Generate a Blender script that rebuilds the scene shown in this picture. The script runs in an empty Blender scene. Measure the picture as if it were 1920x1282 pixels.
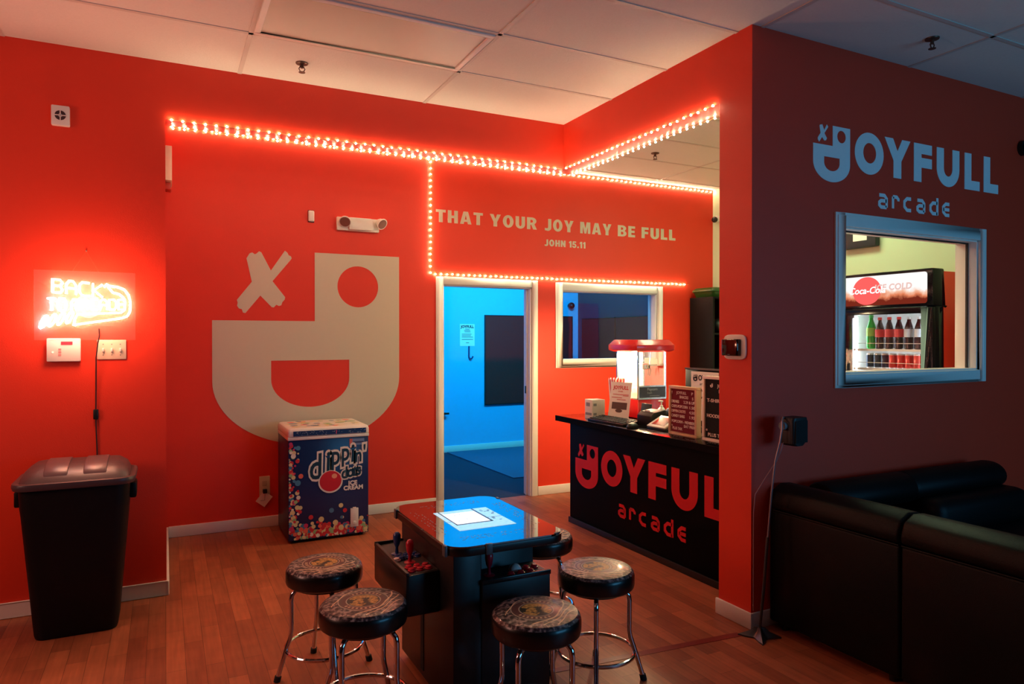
import bpy, bmesh, math, random
from mathutils import Vector, Matrix, Quaternion
random.seed(7)
S = bpy.context.scene
COL = S.collection

# ------------------------------------------------------------------ camera, exposure, world, large lights
W, HH = 1920, 1282
FPX, YAW, PITCH = 1302.59, 0.4632996, -0.00614676
cam_data = bpy.data.cameras.new('camera')
cam_data.sensor_fit = 'HORIZONTAL'; cam_data.sensor_width = 36.0
cam_data.lens = 36.0 * FPX / W
cam_data.clip_start = 0.05
cam = bpy.data.objects.new('camera', cam_data); COL.objects.link(cam)
cam.location = (0, 0, 1.5)
cam.rotation_euler = (math.pi / 2 + PITCH, 0, -YAW)
S.camera = cam
vs = S.view_settings
vs.view_transform = 'Standard'; vs.look = 'None'; vs.exposure = 0.0; vs.gamma = 1.0
try: vs.use_curve_mapping = False
except Exception: pass

world = bpy.data.worlds.new('world'); S.world = world; world.use_nodes = True
wb = world.node_tree.nodes['Background']
wb.inputs[0].default_value = (0.25, 0.35, 0.6, 1); wb.inputs[1].default_value = 0.01

def area(name, loc, target, sx, sy, color, power, spread=180):
    l = bpy.data.lights.new(name, 'AREA'); l.shape = 'RECTANGLE'; l.size = sx; l.size_y = sy
    l.color = color; l.energy = power; l.spread = math.radians(spread)
    o = bpy.data.objects.new(name, l); COL.objects.link(o); o.location = loc
    o.rotation_euler = (Vector(target) - Vector(loc)).to_track_quat('-Z', 'Y').to_euler()
    return o
def point(name, loc, r, color, power):
    l = bpy.data.lights.new(name, 'POINT'); l.shadow_soft_size = r; l.color = color; l.energy = power
    o = bpy.data.objects.new(name, l); COL.objects.link(o); o.location = loc
    return o

K_LED = 235.0          # bulb radiance of the string lights
K_NEON = 60.0         # radiance of the neon tubes
# blue light of the party room behind the doorway
area('party_room_light', (3.7, 6.15, 2.95), (3.9, 8.5, 1.35), 1.6, 0.25, (0.0, 0.56, 1.0), 100, 150)
# cool light of the row of game screens further along the arcade
area('arcade_screen_light', (4.4, -1.9, 1.45), (4.0, 2.6, 1.6), 3.0, 1.1, (0.12, 0.54, 1.0), 38, 140)
# added pink fill light from the left, stands in for unseen ambient light
area('left_fill_light', (-2.35, 3.0, 1.9), (1.5, 4.2, 1.3), 0.9, 0.9, (1.0, 0.44, 0.34), 20, 150)
# added greenish fill under the snack booth ceiling, no fixture of its own
area('booth_fill_light', (4.5, 4.1, 3.06), (4.6, 4.1, 0.0), 0.9, 0.45, (0.76, 1.0, 0.60), 27, 180)

# ------------------------------------------------------------------ materials
def lin(c):
    return tuple((v / 12.92 if v <= 0.04045 else ((v + 0.055) / 1.055) ** 2.4) for v in [x / 255.0 for x in c])
MATS = {}
def mat(name, rgb, rough=0.5, metal=0.0, var=0.06, scale=30.0, bump=0.0, bscale=200.0, coat=0.0, spec=0.5, emit=None, estr=0.0, ior=None):
    if name in MATS: return MATS[name]
    m = bpy.data.materials.new(name); m.use_nodes = True
    nt = m.node_tree; N = nt.nodes; L = nt.links; b = N['Principled BSDF']
    c = lin(rgb)
    tc = N.new('ShaderNodeTexCoord'); nz = N.new('ShaderNodeTexNoise')
    nz.inputs['Scale'].default_value = scale; nz.inputs['Detail'].default_value = 3
    L.new(tc.outputs['Object'], nz.inputs['Vector'])
    mx = N.new('ShaderNodeMix'); mx.data_type = 'RGBA'
    mx.inputs[6].default_value = tuple(max(0, v * (1 - var)) for v in c) + (1,)
    mx.inputs[7].default_value = tuple(min(1, v * (1 + var)) for v in c) + (1,)
    L.new(nz.outputs['Fac'], mx.inputs[0]); L.new(mx.outputs[2], b.inputs['Base Color'])
    b.inputs['Roughness'].default_value = rough; b.inputs['Metallic'].default_value = metal
    b.inputs['Specular IOR Level'].default_value = spec
    if ior: b.inputs['IOR'].default_value = ior
    b.inputs['Coat Weight'].default_value = coat; b.inputs['Coat Roughness'].default_value = 0.06
    if bump > 0:
        n2 = N.new('ShaderNodeTexNoise'); n2.inputs['Scale'].default_value = bscale; n2.inputs['Detail'].default_value = 2
        L.new(tc.outputs['Object'], n2.inputs['Vector'])
        bp = N.new('ShaderNodeBump'); bp.inputs['Strength'].default_value = bump; bp.inputs['Distance'].default_value = 0.002
        L.new(n2.outputs['Fac'], bp.inputs['Height']); L.new(bp.outputs['Normal'], b.inputs['Normal'])
    if emit:
        b.inputs['Emission Color'].default_value = lin(emit) + (1,); b.inputs['Emission Strength'].default_value = estr
    MATS[name] = m
    return m
def glow(name, rgb_lin, strength):
    if name in MATS: return MATS[name]
    m = bpy.data.materials.new(name); m.use_nodes = True
    nt = m.node_tree; nt.nodes.clear()
    e = nt.nodes.new('ShaderNodeEmission'); o = nt.nodes.new('ShaderNodeOutputMaterial')
    e.inputs[0].default_value = rgb_lin + (1,); e.inputs[1].default_value = strength
    nt.links.new(e.outputs[0], o.inputs[0]); MATS[name] = m
    return m
def pane_mat(name, tint=(1, 1, 1), refl=0.08, rough=0.02, ior=1.5, haze=0.0):
    if name in MATS: return MATS[name]
    m = bpy.data.materials.new(name); m.use_nodes = True
    nt = m.node_tree; nt.nodes.clear(); N = nt.nodes; L = nt.links
    t = N.new('ShaderNodeBsdfTransparent'); t.inputs[0].default_value = tint + (1,)
    g = N.new('ShaderNodeBsdfGlossy'); g.inputs['Roughness'].default_value = rough
    f = N.new('ShaderNodeFresnel'); f.inputs[0].default_value = ior
    a = N.new('ShaderNodeMath'); a.operation = 'ADD'; a.inputs[1].default_value = refl; a.use_clamp = True
    x = N.new('ShaderNodeMixShader'); o = N.new('ShaderNodeOutputMaterial')
    ge = N.new('ShaderNodeNewGeometry'); iv = N.new('ShaderNodeMath'); iv.operation = 'SUBTRACT'; iv.inputs[0].default_value = 1.0
    mu = N.new('ShaderNodeMath'); mu.operation = 'MULTIPLY'
    L.new(ge.outputs['Backfacing'], iv.inputs[1]); L.new(f.outputs[0], a.inputs[0]); L.new(a.outputs[0], mu.inputs[0]); L.new(iv.outputs[0], mu.inputs[1]); L.new(mu.outputs[0], x.inputs[0]); L.new(t.outputs[0], x.inputs[1]); L.new(g.outputs[0], x.inputs[2]); L.new(x.outputs[0], o.inputs[0])
    if haze:
        df = N.new('ShaderNodeBsdfDiffuse'); df.inputs[0].default_value = (.85, .82, .80, 1)
        x2 = N.new('ShaderNodeMixShader'); x2.inputs[0].default_value = haze
        L.new(x.outputs[0], x2.inputs[1]); L.new(df.outputs[0], x2.inputs[2]); L.new(x2.outputs[0], o.inputs[0])
    MATS[name] = m
    return m

RED = mat('red_wall_paint', (228, 54, 22), rough=0.55, var=0.05, scale=3, bump=0.35, bscale=260)
WHITE = mat('white_trim_paint', (232, 228, 222), rough=0.4, var=0.02)
BOOTHW = mat('pale_green_wall_paint', (196, 216, 180), rough=0.6, var=0.03, bump=0.2)
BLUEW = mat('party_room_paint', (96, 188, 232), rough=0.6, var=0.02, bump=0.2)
NAVYW = mat('navy_side_wall', (18, 40, 60), rough=0.5, var=0.05)
DARKW = mat('dark_wall_paint', (60, 30, 34), rough=0.7)
BLACK = mat('black_plastic', (14, 14, 15), rough=0.45, var=0.1)
BLACKG = mat('black_gloss_laminate', (9, 9, 9), rough=0.6, var=0.1, spec=0.05)
WPLAST = mat('white_plastic', (232, 228, 218), rough=0.4, var=0.02)
CREAM = mat('cream_vinyl', (208, 200, 178), rough=0.6, var=0.02)
CHROME = mat('chrome', (215, 215, 220), rough=0.09, metal=1.0, var=0.03)
LEATHER = mat('black_leather', (7, 7, 7), rough=0.48, spec=0.18, var=0.2, scale=60, bump=0.4, bscale=300)
PAPER = mat('white_paper', (238, 235, 225), rough=0.7, var=0.03)
INK = mat('black_ink', (18, 17, 18), rough=0.6)
REDPR = mat('red_print', (205, 22, 30), rough=0.45, var=0.05)
GREY = mat('grey_plastic', (120, 120, 122), rough=0.5)
PANE = pane_mat('window_glass', refl=0.03)
RUBBER = mat('black_rubber', (20, 20, 20), rough=0.8)
CORDM = mat('dark_cord', (45, 12, 12), rough=0.6)

def wood_floor():
    m = bpy.data.materials.new('laminate_floor'); m.use_nodes = True
    nt = m.node_tree; N = nt.nodes; L = nt.links; b = N['Principled BSDF']
    tc = N.new('ShaderNodeTexCoord'); mp = N.new('ShaderNodeMapping'); mp.inputs['Rotation'].default_value = (0, 0, math.pi / 2)
    br = N.new('ShaderNodeTexBrick'); br.offset = 0.37; br.offset_frequency = 2
    br.inputs['Color1'].default_value = lin((172, 98, 64)) + (1,); br.inputs['Color2'].default_value = lin((134, 70, 46)) + (1,)
    br.inputs['Mortar'].default_value = lin((84, 46, 32)) + (1,)
    br.inputs['Scale'].default_value = 1.0; br.inputs['Mortar Size'].default_value = 0.0012; br.inputs['Mortar Smooth'].default_value = 0.6
    br.inputs['Brick Width'].default_value = 0.47; br.inputs['Row Height'].default_value = 0.082; br.inputs['Bias'].default_value = -0.1
    L.new(tc.outputs['Object'], mp.inputs[0]); L.new(mp.outputs[0], br.inputs['Vector'])
    mp2 = N.new('ShaderNodeMapping'); mp2.inputs['Scale'].default_value = (60, 3.5, 1)
    nz = N.new('ShaderNodeTexNoise'); nz.inputs['Scale'].default_value = 1.0; nz.inputs['Detail'].default_value = 5
    L.new(tc.outputs['Object'], mp2.inputs[0]); L.new(mp2.outputs[0], nz.inputs['Vector'])
    rp = N.new('ShaderNodeMapRange'); rp.inputs['From Min'].default_value = 0.3; rp.inputs['From Max'].default_value = 0.7
    rp.inputs['To Min'].default_value = 0.82; rp.inputs['To Max'].default_value = 1.12
    L.new(nz.outputs['Fac'], rp.inputs['Value'])
    nb = N.new('ShaderNodeTexNoise'); nb.inputs['Scale'].default_value = 9.0; nb.inputs['Detail'].default_value = 4
    L.new(tc.outputs['Object'], nb.inputs['Vector'])
    rq = N.new('ShaderNodeMapRange'); rq.inputs['To Min'].default_value = 0.75; rq.inputs['To Max'].default_value = 1.25
    L.new(nb.outputs['Fac'], rq.inputs['Value'])
    mm = N.new('ShaderNodeMath'); mm.operation = 'MULTIPLY'; L.new(rp.outputs[0], mm.inputs[0]); L.new(rq.outputs[0], mm.inputs[1])
    vm = N.new('ShaderNodeVectorMath'); vm.operation = 'SCALE'
    L.new(br.outputs['Color'], vm.inputs[0]); L.new(mm.outputs[0], vm.inputs['Scale']); L.new(vm.outputs[0], b.inputs['Base Color'])
    b.inputs['Roughness'].default_value = 0.42; b.inputs['Specular IOR Level'].default_value = 0.35
    return m
FLOORM = wood_floor()
TILE = mat('ceiling_tile', (226, 222, 214), rough=0.85, var=0.05, scale=90, bump=0.5, bscale=120)
TBAR = mat('ceiling_grid_metal', (206, 198, 190), rough=0.45, var=0.02)
CARPET = mat('dark_carpet', (30, 42, 66), rough=0.95, var=0.35, scale=70, bump=0.6)

# ------------------------------------------------------------------ mesh builder
class MB:
    def __init__(s): s.v = []; s.f = []; s.m = []
    def add(s, verts, faces, mi=0, M=None):
        o = len(s.v)
        s.v += [tuple(M @ Vector(p)) if M else tuple(p) for p in verts]
        s.f += [tuple(i + o for i in f) for f in faces]; s.m += [mi] * len(faces)
        return s
    def box(s, x0, x1, y0, y1, z0, z1, mi=0, M=None):
        v = [(x0, y0, z0), (x1, y0, z0), (x1, y1, z0), (x0, y1, z0), (x0, y0, z1), (x1, y0, z1), (x1, y1, z1), (x0, y1, z1)]
        return s.add(v, [(0, 3, 2, 1), (4, 5, 6, 7), (0, 1, 5, 4), (1, 2, 6, 5), (2, 3, 7, 6), (3, 0, 4, 7)], mi, M)
    def prism(s, poly, h0, h1, axis='z', mi=0, top=None, M=None):
        n = len(poly); t = top or poly
        def P(a, b, h): return (a, b, h) if axis == 'z' else ((a, h, b) if axis == 'y' else (h, a, b))
        v = [P(a, b, h0) for a, b in poly] + [P(a, b, h1) for a, b in t]
        f = [tuple(range(n))[::-1], tuple(range(n, 2 * n))] + [(i, (i + 1) % n, n + (i + 1) % n, n + i) for i in range(n)]
        return s.add(v, f, mi, M)
    def loft(s, rings, mi=0, caps=True, M=None):
        n = len(rings[0]); v = [p for r in rings for p in r]; f = []
        for k in range(len(rings) - 1):
            for i in range(n):
                j = (i + 1) % n
                f.append((k * n + i, k * n + j, (k + 1) * n + j, (k + 1) * n + i))
        if caps: f += [tuple(range(n))[::-1], tuple(range((len(rings) - 1) * n, len(rings) * n))]
        return s.add(v, f, mi, M)
    def lathe(s, prof, n=24, c=(0, 0, 0), mi=0, M=None, mis=None):
        o = len(s.v)
        rings = [[(c[0] + r * math.cos(2 * math.pi * i / n), c[1] + r * math.sin(2 * math.pi * i / n), c[2] + z) for i in range(n)] for r, z in prof]
        v = [p for r in rings for p in r]; f = []; mm = []
        for k in range(len(rings) - 1):
            for i in range(n):
                j = (i + 1) % n
                f.append((k * n + i, k * n + j, (k + 1) * n + j, (k + 1) * n + i)); mm.append(mis[k] if mis else mi)
        f += [tuple(range(n))[::-1], tuple(range((len(rings) - 1) * n, len(rings) * n))]; mm += [mis[0] if mis else mi, mis[-1] if mis else mi]
        s.v += [tuple(M @ Vector(p)) if M else tuple(p) for p in v]
        s.f += [tuple(i + o for i in q) for q in f]; s.m += mm
        return s
    def cyl(s, p0, p1, r0, r1=None, n=16, mi=0):
        r1 = r0 if r1 is None else r1
        p0, p1 = Vector(p0), Vector(p1); q = (p1 - p0).to_track_quat('Z', 'Y')
        M = Matrix.Translation(p0) @ q.to_matrix().to_4x4()
        return s.lathe([(r0, 0), (r1, (p1 - p0).length)], n, mi=mi, M=M)
    def tube(s, pts, r, n=10, closed=False, mi=0):
        pts = [Vector(p) for p in pts]; m = len(pts); rings = []; up = None
        rr = r if isinstance(r, (list, tuple)) else [r] * m
        for i, p in enumerate(pts):
            if closed: t = pts[(i + 1) % m] - pts[i - 1]
            else: t = pts[min(i + 1, m - 1)] - pts[max(i - 1, 0)]
            t.normalize()
            if up is None:
                a = Vector((0, 0, 1)) if abs(t.z) < 0.9 else Vector((1, 0, 0)); up = a - t * a.dot(t)
            else: up = up - t * up.dot(t)
            up.normalize(); w = t.cross(up)
            rings.append([tuple(p + (up * math.cos(2 * math.pi * k / n) + w * math.sin(2 * math.pi * k / n)) * rr[i]) for k in range(n)])
        if closed: rings.append(rings[0])
        return s.loft(rings, mi, caps=not closed)
    def sphere(s, c, r, n=14, m=8, mi=0, sz=1.0):
        prof = [(max(1e-5, r * math.sin(math.pi * k / m)), -r * sz * math.cos(math.pi * k / m)) for k in range(m + 1)]
        return s.lathe(prof, n, c, mi)
    # flat shape with holes facing local -y, u -> x, v -> z, front at y = y0
    def shape(s, loops, y0=0.0, d=0.002, mi=0):
        cu = bpy.data.curves.new('shape', 'CURVE'); cu.dimensions = '2D'; cu.fill_mode = 'BOTH'; cu.extrude = d / 2
        for Lp in loops:
            sp = cu.splines.new('POLY'); sp.points.add(len(Lp) - 1)
            for pt, q in zip(sp.points, Lp): pt.co = (q[0], q[1], 0, 1)
            sp.use_cyclic_u = True
        return s._curve(cu, y0, d, mi)
    def text(s, body, size, x=0, z=0, y0=0.0, d=0.001, mi=0, bold=0.0, align='LEFT', sx=1.0, shear=0.0, track=1.0, rot=0.0, width=None):
        cu = bpy.data.curves.new('text', 'FONT'); cu.body = body; cu.size = size; cu.offset = bold; cu.extrude = d / 2
        cu.resolution_u = 3; cu.align_x = align; cu.shear = shear; cu.space_character = track
        return s._curve(cu, y0, d, mi, x, z, sx, rot, width)
    def _curve(s, cu, y0, d, mi, x=0, z=0, sx=1.0, rot=0.0, width=None):
        ob = bpy.data.objects.new('tmp', cu); me = ob.to_mesh()
        vs_ = [v.co.copy() for v in me.vertices]
        if width and vs_:
            a = min(v.x for v in vs_); b = max(v.x for v in vs_); k = width / (b - a)
            for v in vs_: v.x = (v.x - a) * k
        cr, sr = math.cos(rot), math.sin(rot); out = []
        for v in vs_:
            a, b = v.x * sx, v.y
            out.append((x + a * cr - b * sr, y0 + d / 2 - v.z, z + a * sr + b * cr))
        fs = [tuple(p.vertices) for p in me.polygons]
        ob.to_mesh_clear(); bpy.data.objects.remove(ob); bpy.data.curves.remove(cu)
        return s.add(out, fs, mi)
    def build(s, name, mats, parent=None, bevel=0.0, seg=2, smooth=35, label=None):
        me = bpy.data.meshes.new(name); me.from_pydata(s.v, [], s.f); me.validate()
        mats = mats if isinstance(mats, (list, tuple)) else [mats]
        for m in mats: me.materials.append(m)
        if len(me.polygons) == len(s.m): me.polygons.foreach_set('material_index', s.m)
        bm = bmesh.new(); bm.from_mesh(me)
        bmesh.ops.remove_doubles(bm, verts=bm.verts, dist=1e-6)
        if len(s.f) < 4000: bmesh.ops.recalc_face_normals(bm, faces=bm.faces)
        if bevel > 0:
            ed = [e for e in bm.edges if len(e.link_faces) == 2 and e.calc_face_angle(0) > math.radians(30)]
            bmesh.ops.bevel(bm, geom=ed, offset=bevel, segments=seg, profile=0.5, affect='EDGES', clamp_overlap=True)
        bm.to_mesh(me); bm.free()
        me.shade_smooth(); me.set_sharp_from_angle(angle=math.radians(smooth))
        o = bpy.data.objects.new(name, me); COL.objects.link(o)
        if parent: o.parent = parent
        if label: o['label'] = label
        return o

def rrect(x0, x1, y0, y1, r, n=6):
    out = []
    for cx, cy, a in ((x1 - r, y1 - r, 0), (x0 + r, y1 - r, 90), (x0 + r, y0 + r, 180), (x1 - r, y0 + r, 270)):
        for k in range(n + 1):
            t = math.radians(a + 90 * k / n); out.append((cx + r * math.cos(t), cy + r * math.sin(t)))
    return out
def circ(cx, cy, rx, ry=None, n=40):
    ry = ry or rx
    return [(cx + rx * math.cos(2 * math.pi * i / n), cy + ry * math.sin(2 * math.pi * i / n)) for i in range(n)]
def stroke(pts, w):
    """mitred ribbon polygon along a polyline"""
    P = [Vector((a, b)) for a, b in pts]; n = len(P); Lf = []; Rt = []
    for i in range(n):
        d0 = (P[i] - P[i - 1]).normalized() if i > 0 else (P[1] - P[0]).normalized()
        d1 = (P[i + 1] - P[i]).normalized() if i < n - 1 else d0
        n0 = Vector((-d0.y, d0.x)); n1 = Vector((-d1.y, d1.x)); mt = (n0 + n1)
        mt.normalize(); k = (w / 2) / max(0.4, mt.dot(n1))
        Lf.append(tuple(P[i] + mt * k)); Rt.append(tuple(P[i] - mt * k))
    return Lf + Rt[::-1]

def thing(name, label, cat, loc, rz=0.0, group=None, tilt=None):
    o = bpy.data.objects.new(name, None); COL.objects.link(o); o.empty_display_size = 0.05
    o.location = loc; o.rotation_euler = (tilt or 0, 0, rz); o['label'] = label; o['category'] = cat
    if group: o['group'] = group
    return o
def solo(o, label, cat, group=None):
    o['label'] = label; o['category'] = cat
    if group: o['group'] = group
    return o
def struct(o, label=None):
    o['kind'] = 'structure'
    if label: o['label'] = label
    return o
def dup(root, loc, rz, label, group=None):
    r = root.copy(); COL.objects.link(r); r.location = loc; r.rotation_euler = (0, 0, rz); r['label'] = label
    if group: r['group'] = group
    for ch in list(root.children):
        c = ch.copy(); COL.objects.link(c); c.parent = r
        for g in list(ch.children):
            q = g.copy(); COL.objects.link(q); q.parent = c
    return r
QL = -math.pi / 2     # turn a thing so that its front (local -y) faces world -x

# ------------------------------------------------------------------ the setting
YA, YB, XC, YD, H, HB = 4.524, 5.802, 2.696, 2.643, 3.106, 2.770
TH = 0.13; XR = 5.345; YBL = 8.5; XFAR = 6.6; YNEAR = -4.0; XLEFT = -2.6
def sbox(name, *boxes, m=RED, bevel=0.0):
    b = MB()
    for q in boxes: b.box(*q)
    return struct(b.build(name, m, bevel=bevel))
sbox('floor', (XLEFT - .1, XFAR + .1, YNEAR - .1, YB + 0.05, -0.1, 0), m=FLOORM)
sbox('floor_party_room', (1.75, XR + .1, YB + 0.05, YBL + .1, -0.1, 0), m=CARPET)
sbox('ceiling', (XLEFT - .1, XFAR + .1, YNEAR - .1, YBL + .1, H, H + 0.1), m=TILE)
# suspended grid: thin T bars just under the tiles
g = MB(); tb = 0.012
for gx in (-1.95, -0.77, 0.41, 1.59, 2.77, 3.95, 5.13, 6.31):
    g.box(gx - tb, gx + tb, YNEAR, YA if gx < XC else YD, H - 0.004, H)
for k in range(-9, 1):
    gy = 3.90 + 0.575 * k
    g.box(XLEFT, XFAR if gy < YD else XC, gy - tb, gy + tb, H - 0.004, H)
for gx in (3.32, 4.50): g.box(gx - tb, gx + tb, YD + TH, YB, H - 0.004, H)
for gy in (3.345, 3.92, 4.495, 5.07, 5.645): g.box(XC + TH, XR, gy - tb, gy + tb, H - 0.004, H)
struct(g.build('trim_1', TBAR))
# left wall, its return into the alcove, headers
sbox('wall_left', (XLEFT, 0.005, YA, YA + TH, 0, H))
sbox('wall_left_return', (0.005 - TH, 0.005, YA + TH, YB, 0, H))
sbox('wall_header', (0.005, XC + TH, YA, YA + TH, HB, H), (XC, XC + TH, 2.875, YA, HB, H))
# back wall with the door and the window of the party room
DX0, DX1, DZ = 2.210, 3.102, 1.975
WX0, WX1, WZ0, WZ1 = 3.440, 4.580, 1.283, 1.957
sbox('wall_back', (0.005 - TH, DX0, YB, YB + TH, 0, H), (DX0, DX1, YB, YB + TH, DZ, H), (DX1, WX0, YB, YB + TH, 0, H),
     (WX0, WX1, YB, YB + TH, 0, WZ0), (WX0, WX1, YB, YB + TH, WZ1, H), (WX1, XR + .1, YB, YB + TH, 0, H))
# pillar and right-hand wall with the booth window
VX0, VX1, VZ0, VZ1 = 3.385, 4.645, 1.296, 2.120
sbox('wall_right', (XC, XC + TH, YD, 2.875, 0, H), (XC + TH, VX0, YD, YD + TH, 0, H), (VX0, VX1, YD, YD + TH, 0, VZ0),
     (VX0, VX1, YD, YD + TH, VZ1, H), (VX1, XFAR, YD, YD + TH, 0, H))
# cream paint on the inner faces of the booth
sbox('wall_booth', (XR, XR + 0.06, YD + TH, YB, 0, H), (XC + TH, VX0, YD + TH, YD + TH + .006, 0, H), (VX1, XR, YD + TH, YD + TH + .006, 0, H),
     (VX0, VX1, YD + TH, YD + TH + .006, 0, VZ0), (VX0, VX1, YD + TH, YD + TH + .006, VZ1, H), m=BOOTHW)
# party room
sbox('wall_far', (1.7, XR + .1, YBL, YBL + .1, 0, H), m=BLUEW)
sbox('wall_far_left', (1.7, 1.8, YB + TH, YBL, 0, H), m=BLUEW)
sbox('wall_far_right', (XR - 0.04, XR + .06, YB + TH, YBL, 0, H), m=NAVYW)  # right-hand wall coloured darker than the other party room walls
# rest of the arcade, behind and beside the camera
sbox('wall_west', (XLEFT - .1, XLEFT, YNEAR, YA, 0, H), m=DARKW)
sbox('wall_east', (XFAR, XFAR + .1, YNEAR, YD, 0, H), m=DARKW)
sbox('wall_south', (XLEFT, XFAR, YNEAR - .1, YNEAR, 0, H), m=DARKW)
# baseboards
def board(name, *segs, m=WHITE):
    b = MB()
    for x0, x1, y0, y1 in segs: b.box(x0, x1, y0, y1, 0, 0.085)
    return struct(b.build(name, m, bevel=0.005, seg=2))
bt = 0.014
board('baseboard_left', (XLEFT, 0.005, YA - bt, YA), (0.005, 0.005 + bt, YA - bt, YB - bt))
board('baseboard_back', (0.005 + bt, DX0 - 0.066, YB - bt, YB), (DX1 + 0.069, XR, YB - bt, YB))
board('baseboard_pillar', (XC - bt, XC, YD - bt, 2.875 + bt))
board('baseboard_right', (XC, XFAR, YD - bt, YD))
board('baseboard_far', (1.8, XR - .04, YBL - bt, YBL))

def casing(b, x0, x1, z0, z1, w, y, bottom=True, y2=None):
    """picture-frame casing with a stepped profile around an opening, front face at y - 0.018"""
    for (k, t) in ((w, 0.012), (w * 0.8, 0.018), (w * 0.32, 0.014)):
        xi0, xi1, zi1 = x0, x1, z1
        b.box(x0 - k, x0, y - t, y, z0 - (k if bottom else 0), z1 + k)
        b.box(x1, x1 + k, y - t, y, z0 - (k if bottom else 0), z1 + k)
        b.box(x0, x1, y - t, y, z1, z1 + k)
        if bottom: b.box(x0, x1, y - t, y, z0 - k, z0)
# door: white casing and jamb lining, no leaf in view
b = MB(); casing(b, DX0, DX1, 0, DZ, 0.066, YB, bottom=False)
b.box(DX0, DX0 + .012, YB, YB + TH, 0, DZ); b.box(DX1 - .012, DX1, YB, YB + TH, 0, DZ); b.box(DX0, DX1, YB, YB + TH, DZ - .012, DZ)
b.box(DX1 - .024, DX1 - .012, YB + .05, YB + .085, 0, DZ - .012)
door = struct(b.build('door_1', WHITE, bevel=0.002))
b = MB(); b.box(DX1 - .027, DX1 - .0235, YB + .055, YB + .08, 0.97, 1.04); b.build('strike_plate', BLACK, door)
# window into the party room
b = MB(); casing(b, WX0, WX1, WZ0, WZ1, 0.075, YB)
for q in ((WX0, WX0 + .01, WZ0, WZ1), (WX1 - .01, WX1, WZ0, WZ1), (WX0, WX1, WZ0, WZ0 + .01), (WX0, WX1, WZ1 - .01, WZ1)):
    b.box(q[0], q[1], YB, YB + TH, q[2], q[3])
win = struct(b.build('window_1', WHITE, bevel=0.002))
b = MB(); b.box(WX0 + .01, WX1 - .01, YB + .075, YB + .081, WZ0 + .01, WZ1 - .01)
b.build('pane', pane_mat('dark_window_glass', tint=(0.8, 0.85, 0.9), refl=0.0), win)
# booth window
b = MB(); casing(b, VX0, VX1, VZ0, VZ1, 0.075, YD)
for q in ((VX0, VX0 + .01, VZ0, VZ1), (VX1 - .01, VX1, VZ0, VZ1), (VX0, VX1, VZ0, VZ0 + .01), (VX0, VX1, VZ1 - .01, VZ1)):
    b.box(q[0], q[1], YD, YD + TH + .006, q[2], q[3])
win2 = struct(b.build('window_2', WHITE, bevel=0.002))
b = MB()
for q in ((VX0 + .01, VX0 + .016, VZ0 + .01, VZ1 - .01), (VX1 - .018, VX1 - .01, VZ0 + .01, VZ1 - .01), (VX0 + .01, VX1 - .01, VZ1 - .018, VZ1 - .01)):
    b.box(q[0], q[1], YD + .052, YD + .066, q[2], q[3])
b.build('gasket', BLACK, win2)
b = MB(); b.box(VX0 + .012, VX1 - .012, YD + .056, YD + .062, VZ0 + .01, VZ1 - .012); b.build('pane', PANE, win2)

# ------------------------------------------------------------------ logo and lettering
X_OUT = [(-.493, .487), (-.470, .527), (-.450, .535), (-.432, .522), (-.420, .527), (-.400, .547), (-.383, .540), (-.311, .399), (-.204, .562), (-.185, .548), (-.175, .528),
         (-.158, .520), (-.151, .505), (-.160, .490), (-.299, .315), (-.203, .190), (-.206, .172), (-.224, .150), (-.232, .125), (-.250, .118), (-.270, .128), (-.290, .106), (-.305, .108), (-.391, .198),
         (-.502, .058), (-.520, .062), (-.528, .088), (-.550, .094), (-.563, .115), (-.558, .138), (-.564, .160), (-.454, .305)]
def emblem_loops(k=1.0, ox=0.0, oz=0.0):
    """winking letter mark; origin at the middle of the body, v = 0 at its shoulder line"""
    def T(L): return [(ox + a * k, oz + b * k) for a, b in L]
    a, b = 0.742, 0.53; zc = -0.470
    body = [(-a, 0.0), (-a, zc)] + [(-a * math.cos(t), zc - b * math.sin(t)) for t in [math.pi * i / 40 for i in range(1, 40)]] + [(a, zc), (a, 0.560), (0.030, 0.560), (0.030, 0.0)]
    a2, b2 = 0.311, 0.228
    mouth = [(-a2, -0.318), (-a2, zc)] + [(-a2 * math.cos(t), zc - b2 * math.sin(t)) for t in [math.pi * i / 28 for i in range(1, 28)]] + [(a2, zc), (a2, -0.318)]
    eye = circ(0.386, 0.292, 0.172, n=44)
    return [T(body), T(mouth), T(eye)], [T(X_OUT)]
def big_letters(k=1.0):
    """O Y F U L L, measured from the left edge of the emblem, v = 0 at the baseline, cap height 0.229"""
    def T(L): return [(a * k, b * k) for a, b in L]
    h = 0.229; out = {}
    out['O'] = [T(circ(.458, .1145, .124, .119)), T(circ(.4605, .1175, .055, .058))]
    out['Y'] = [T([(.590, h), (.666, h), (.706, .158), (.748, h), (.824, h), (.741, .100), (.741, 0), (.670, 0), (.670, .100)])]
    out['F'] = [T([(.857, h), (1.029, h), (1.029, .169), (.929, .169), (.929, .146), (1.029, .146), (1.029, .087), (.929, .087), (.929, 0), (.857, 0)])]
    ci, ro, ri = 1.190, .114, .043
    zc = .108
    out['U'] = [T([(1.076, h), (1.147, h), (1.147, zc)] + [(ci - ri * math.cos(t), zc - .048 * math.sin(t)) for t in [math.pi * i / 14 for i in range(1, 14)]] + [(1.233, zc), (1.233, h), (1.304, h), (1.304, zc)] +
                  [(ci + ro * math.cos(t), zc - .112 * math.sin(t)) for t in [math.pi * i / 24 for i in range(1, 24)]] + [(1.076, zc)])]
    for key, x in (('L', 1.358), ('L.', 1.561)):
        out[key] = [T([(x, h), (x + .071, h), (x + .071, .059), (x + .160, .059), (x + .160, 0), (x, 0)])]
    return out
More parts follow.
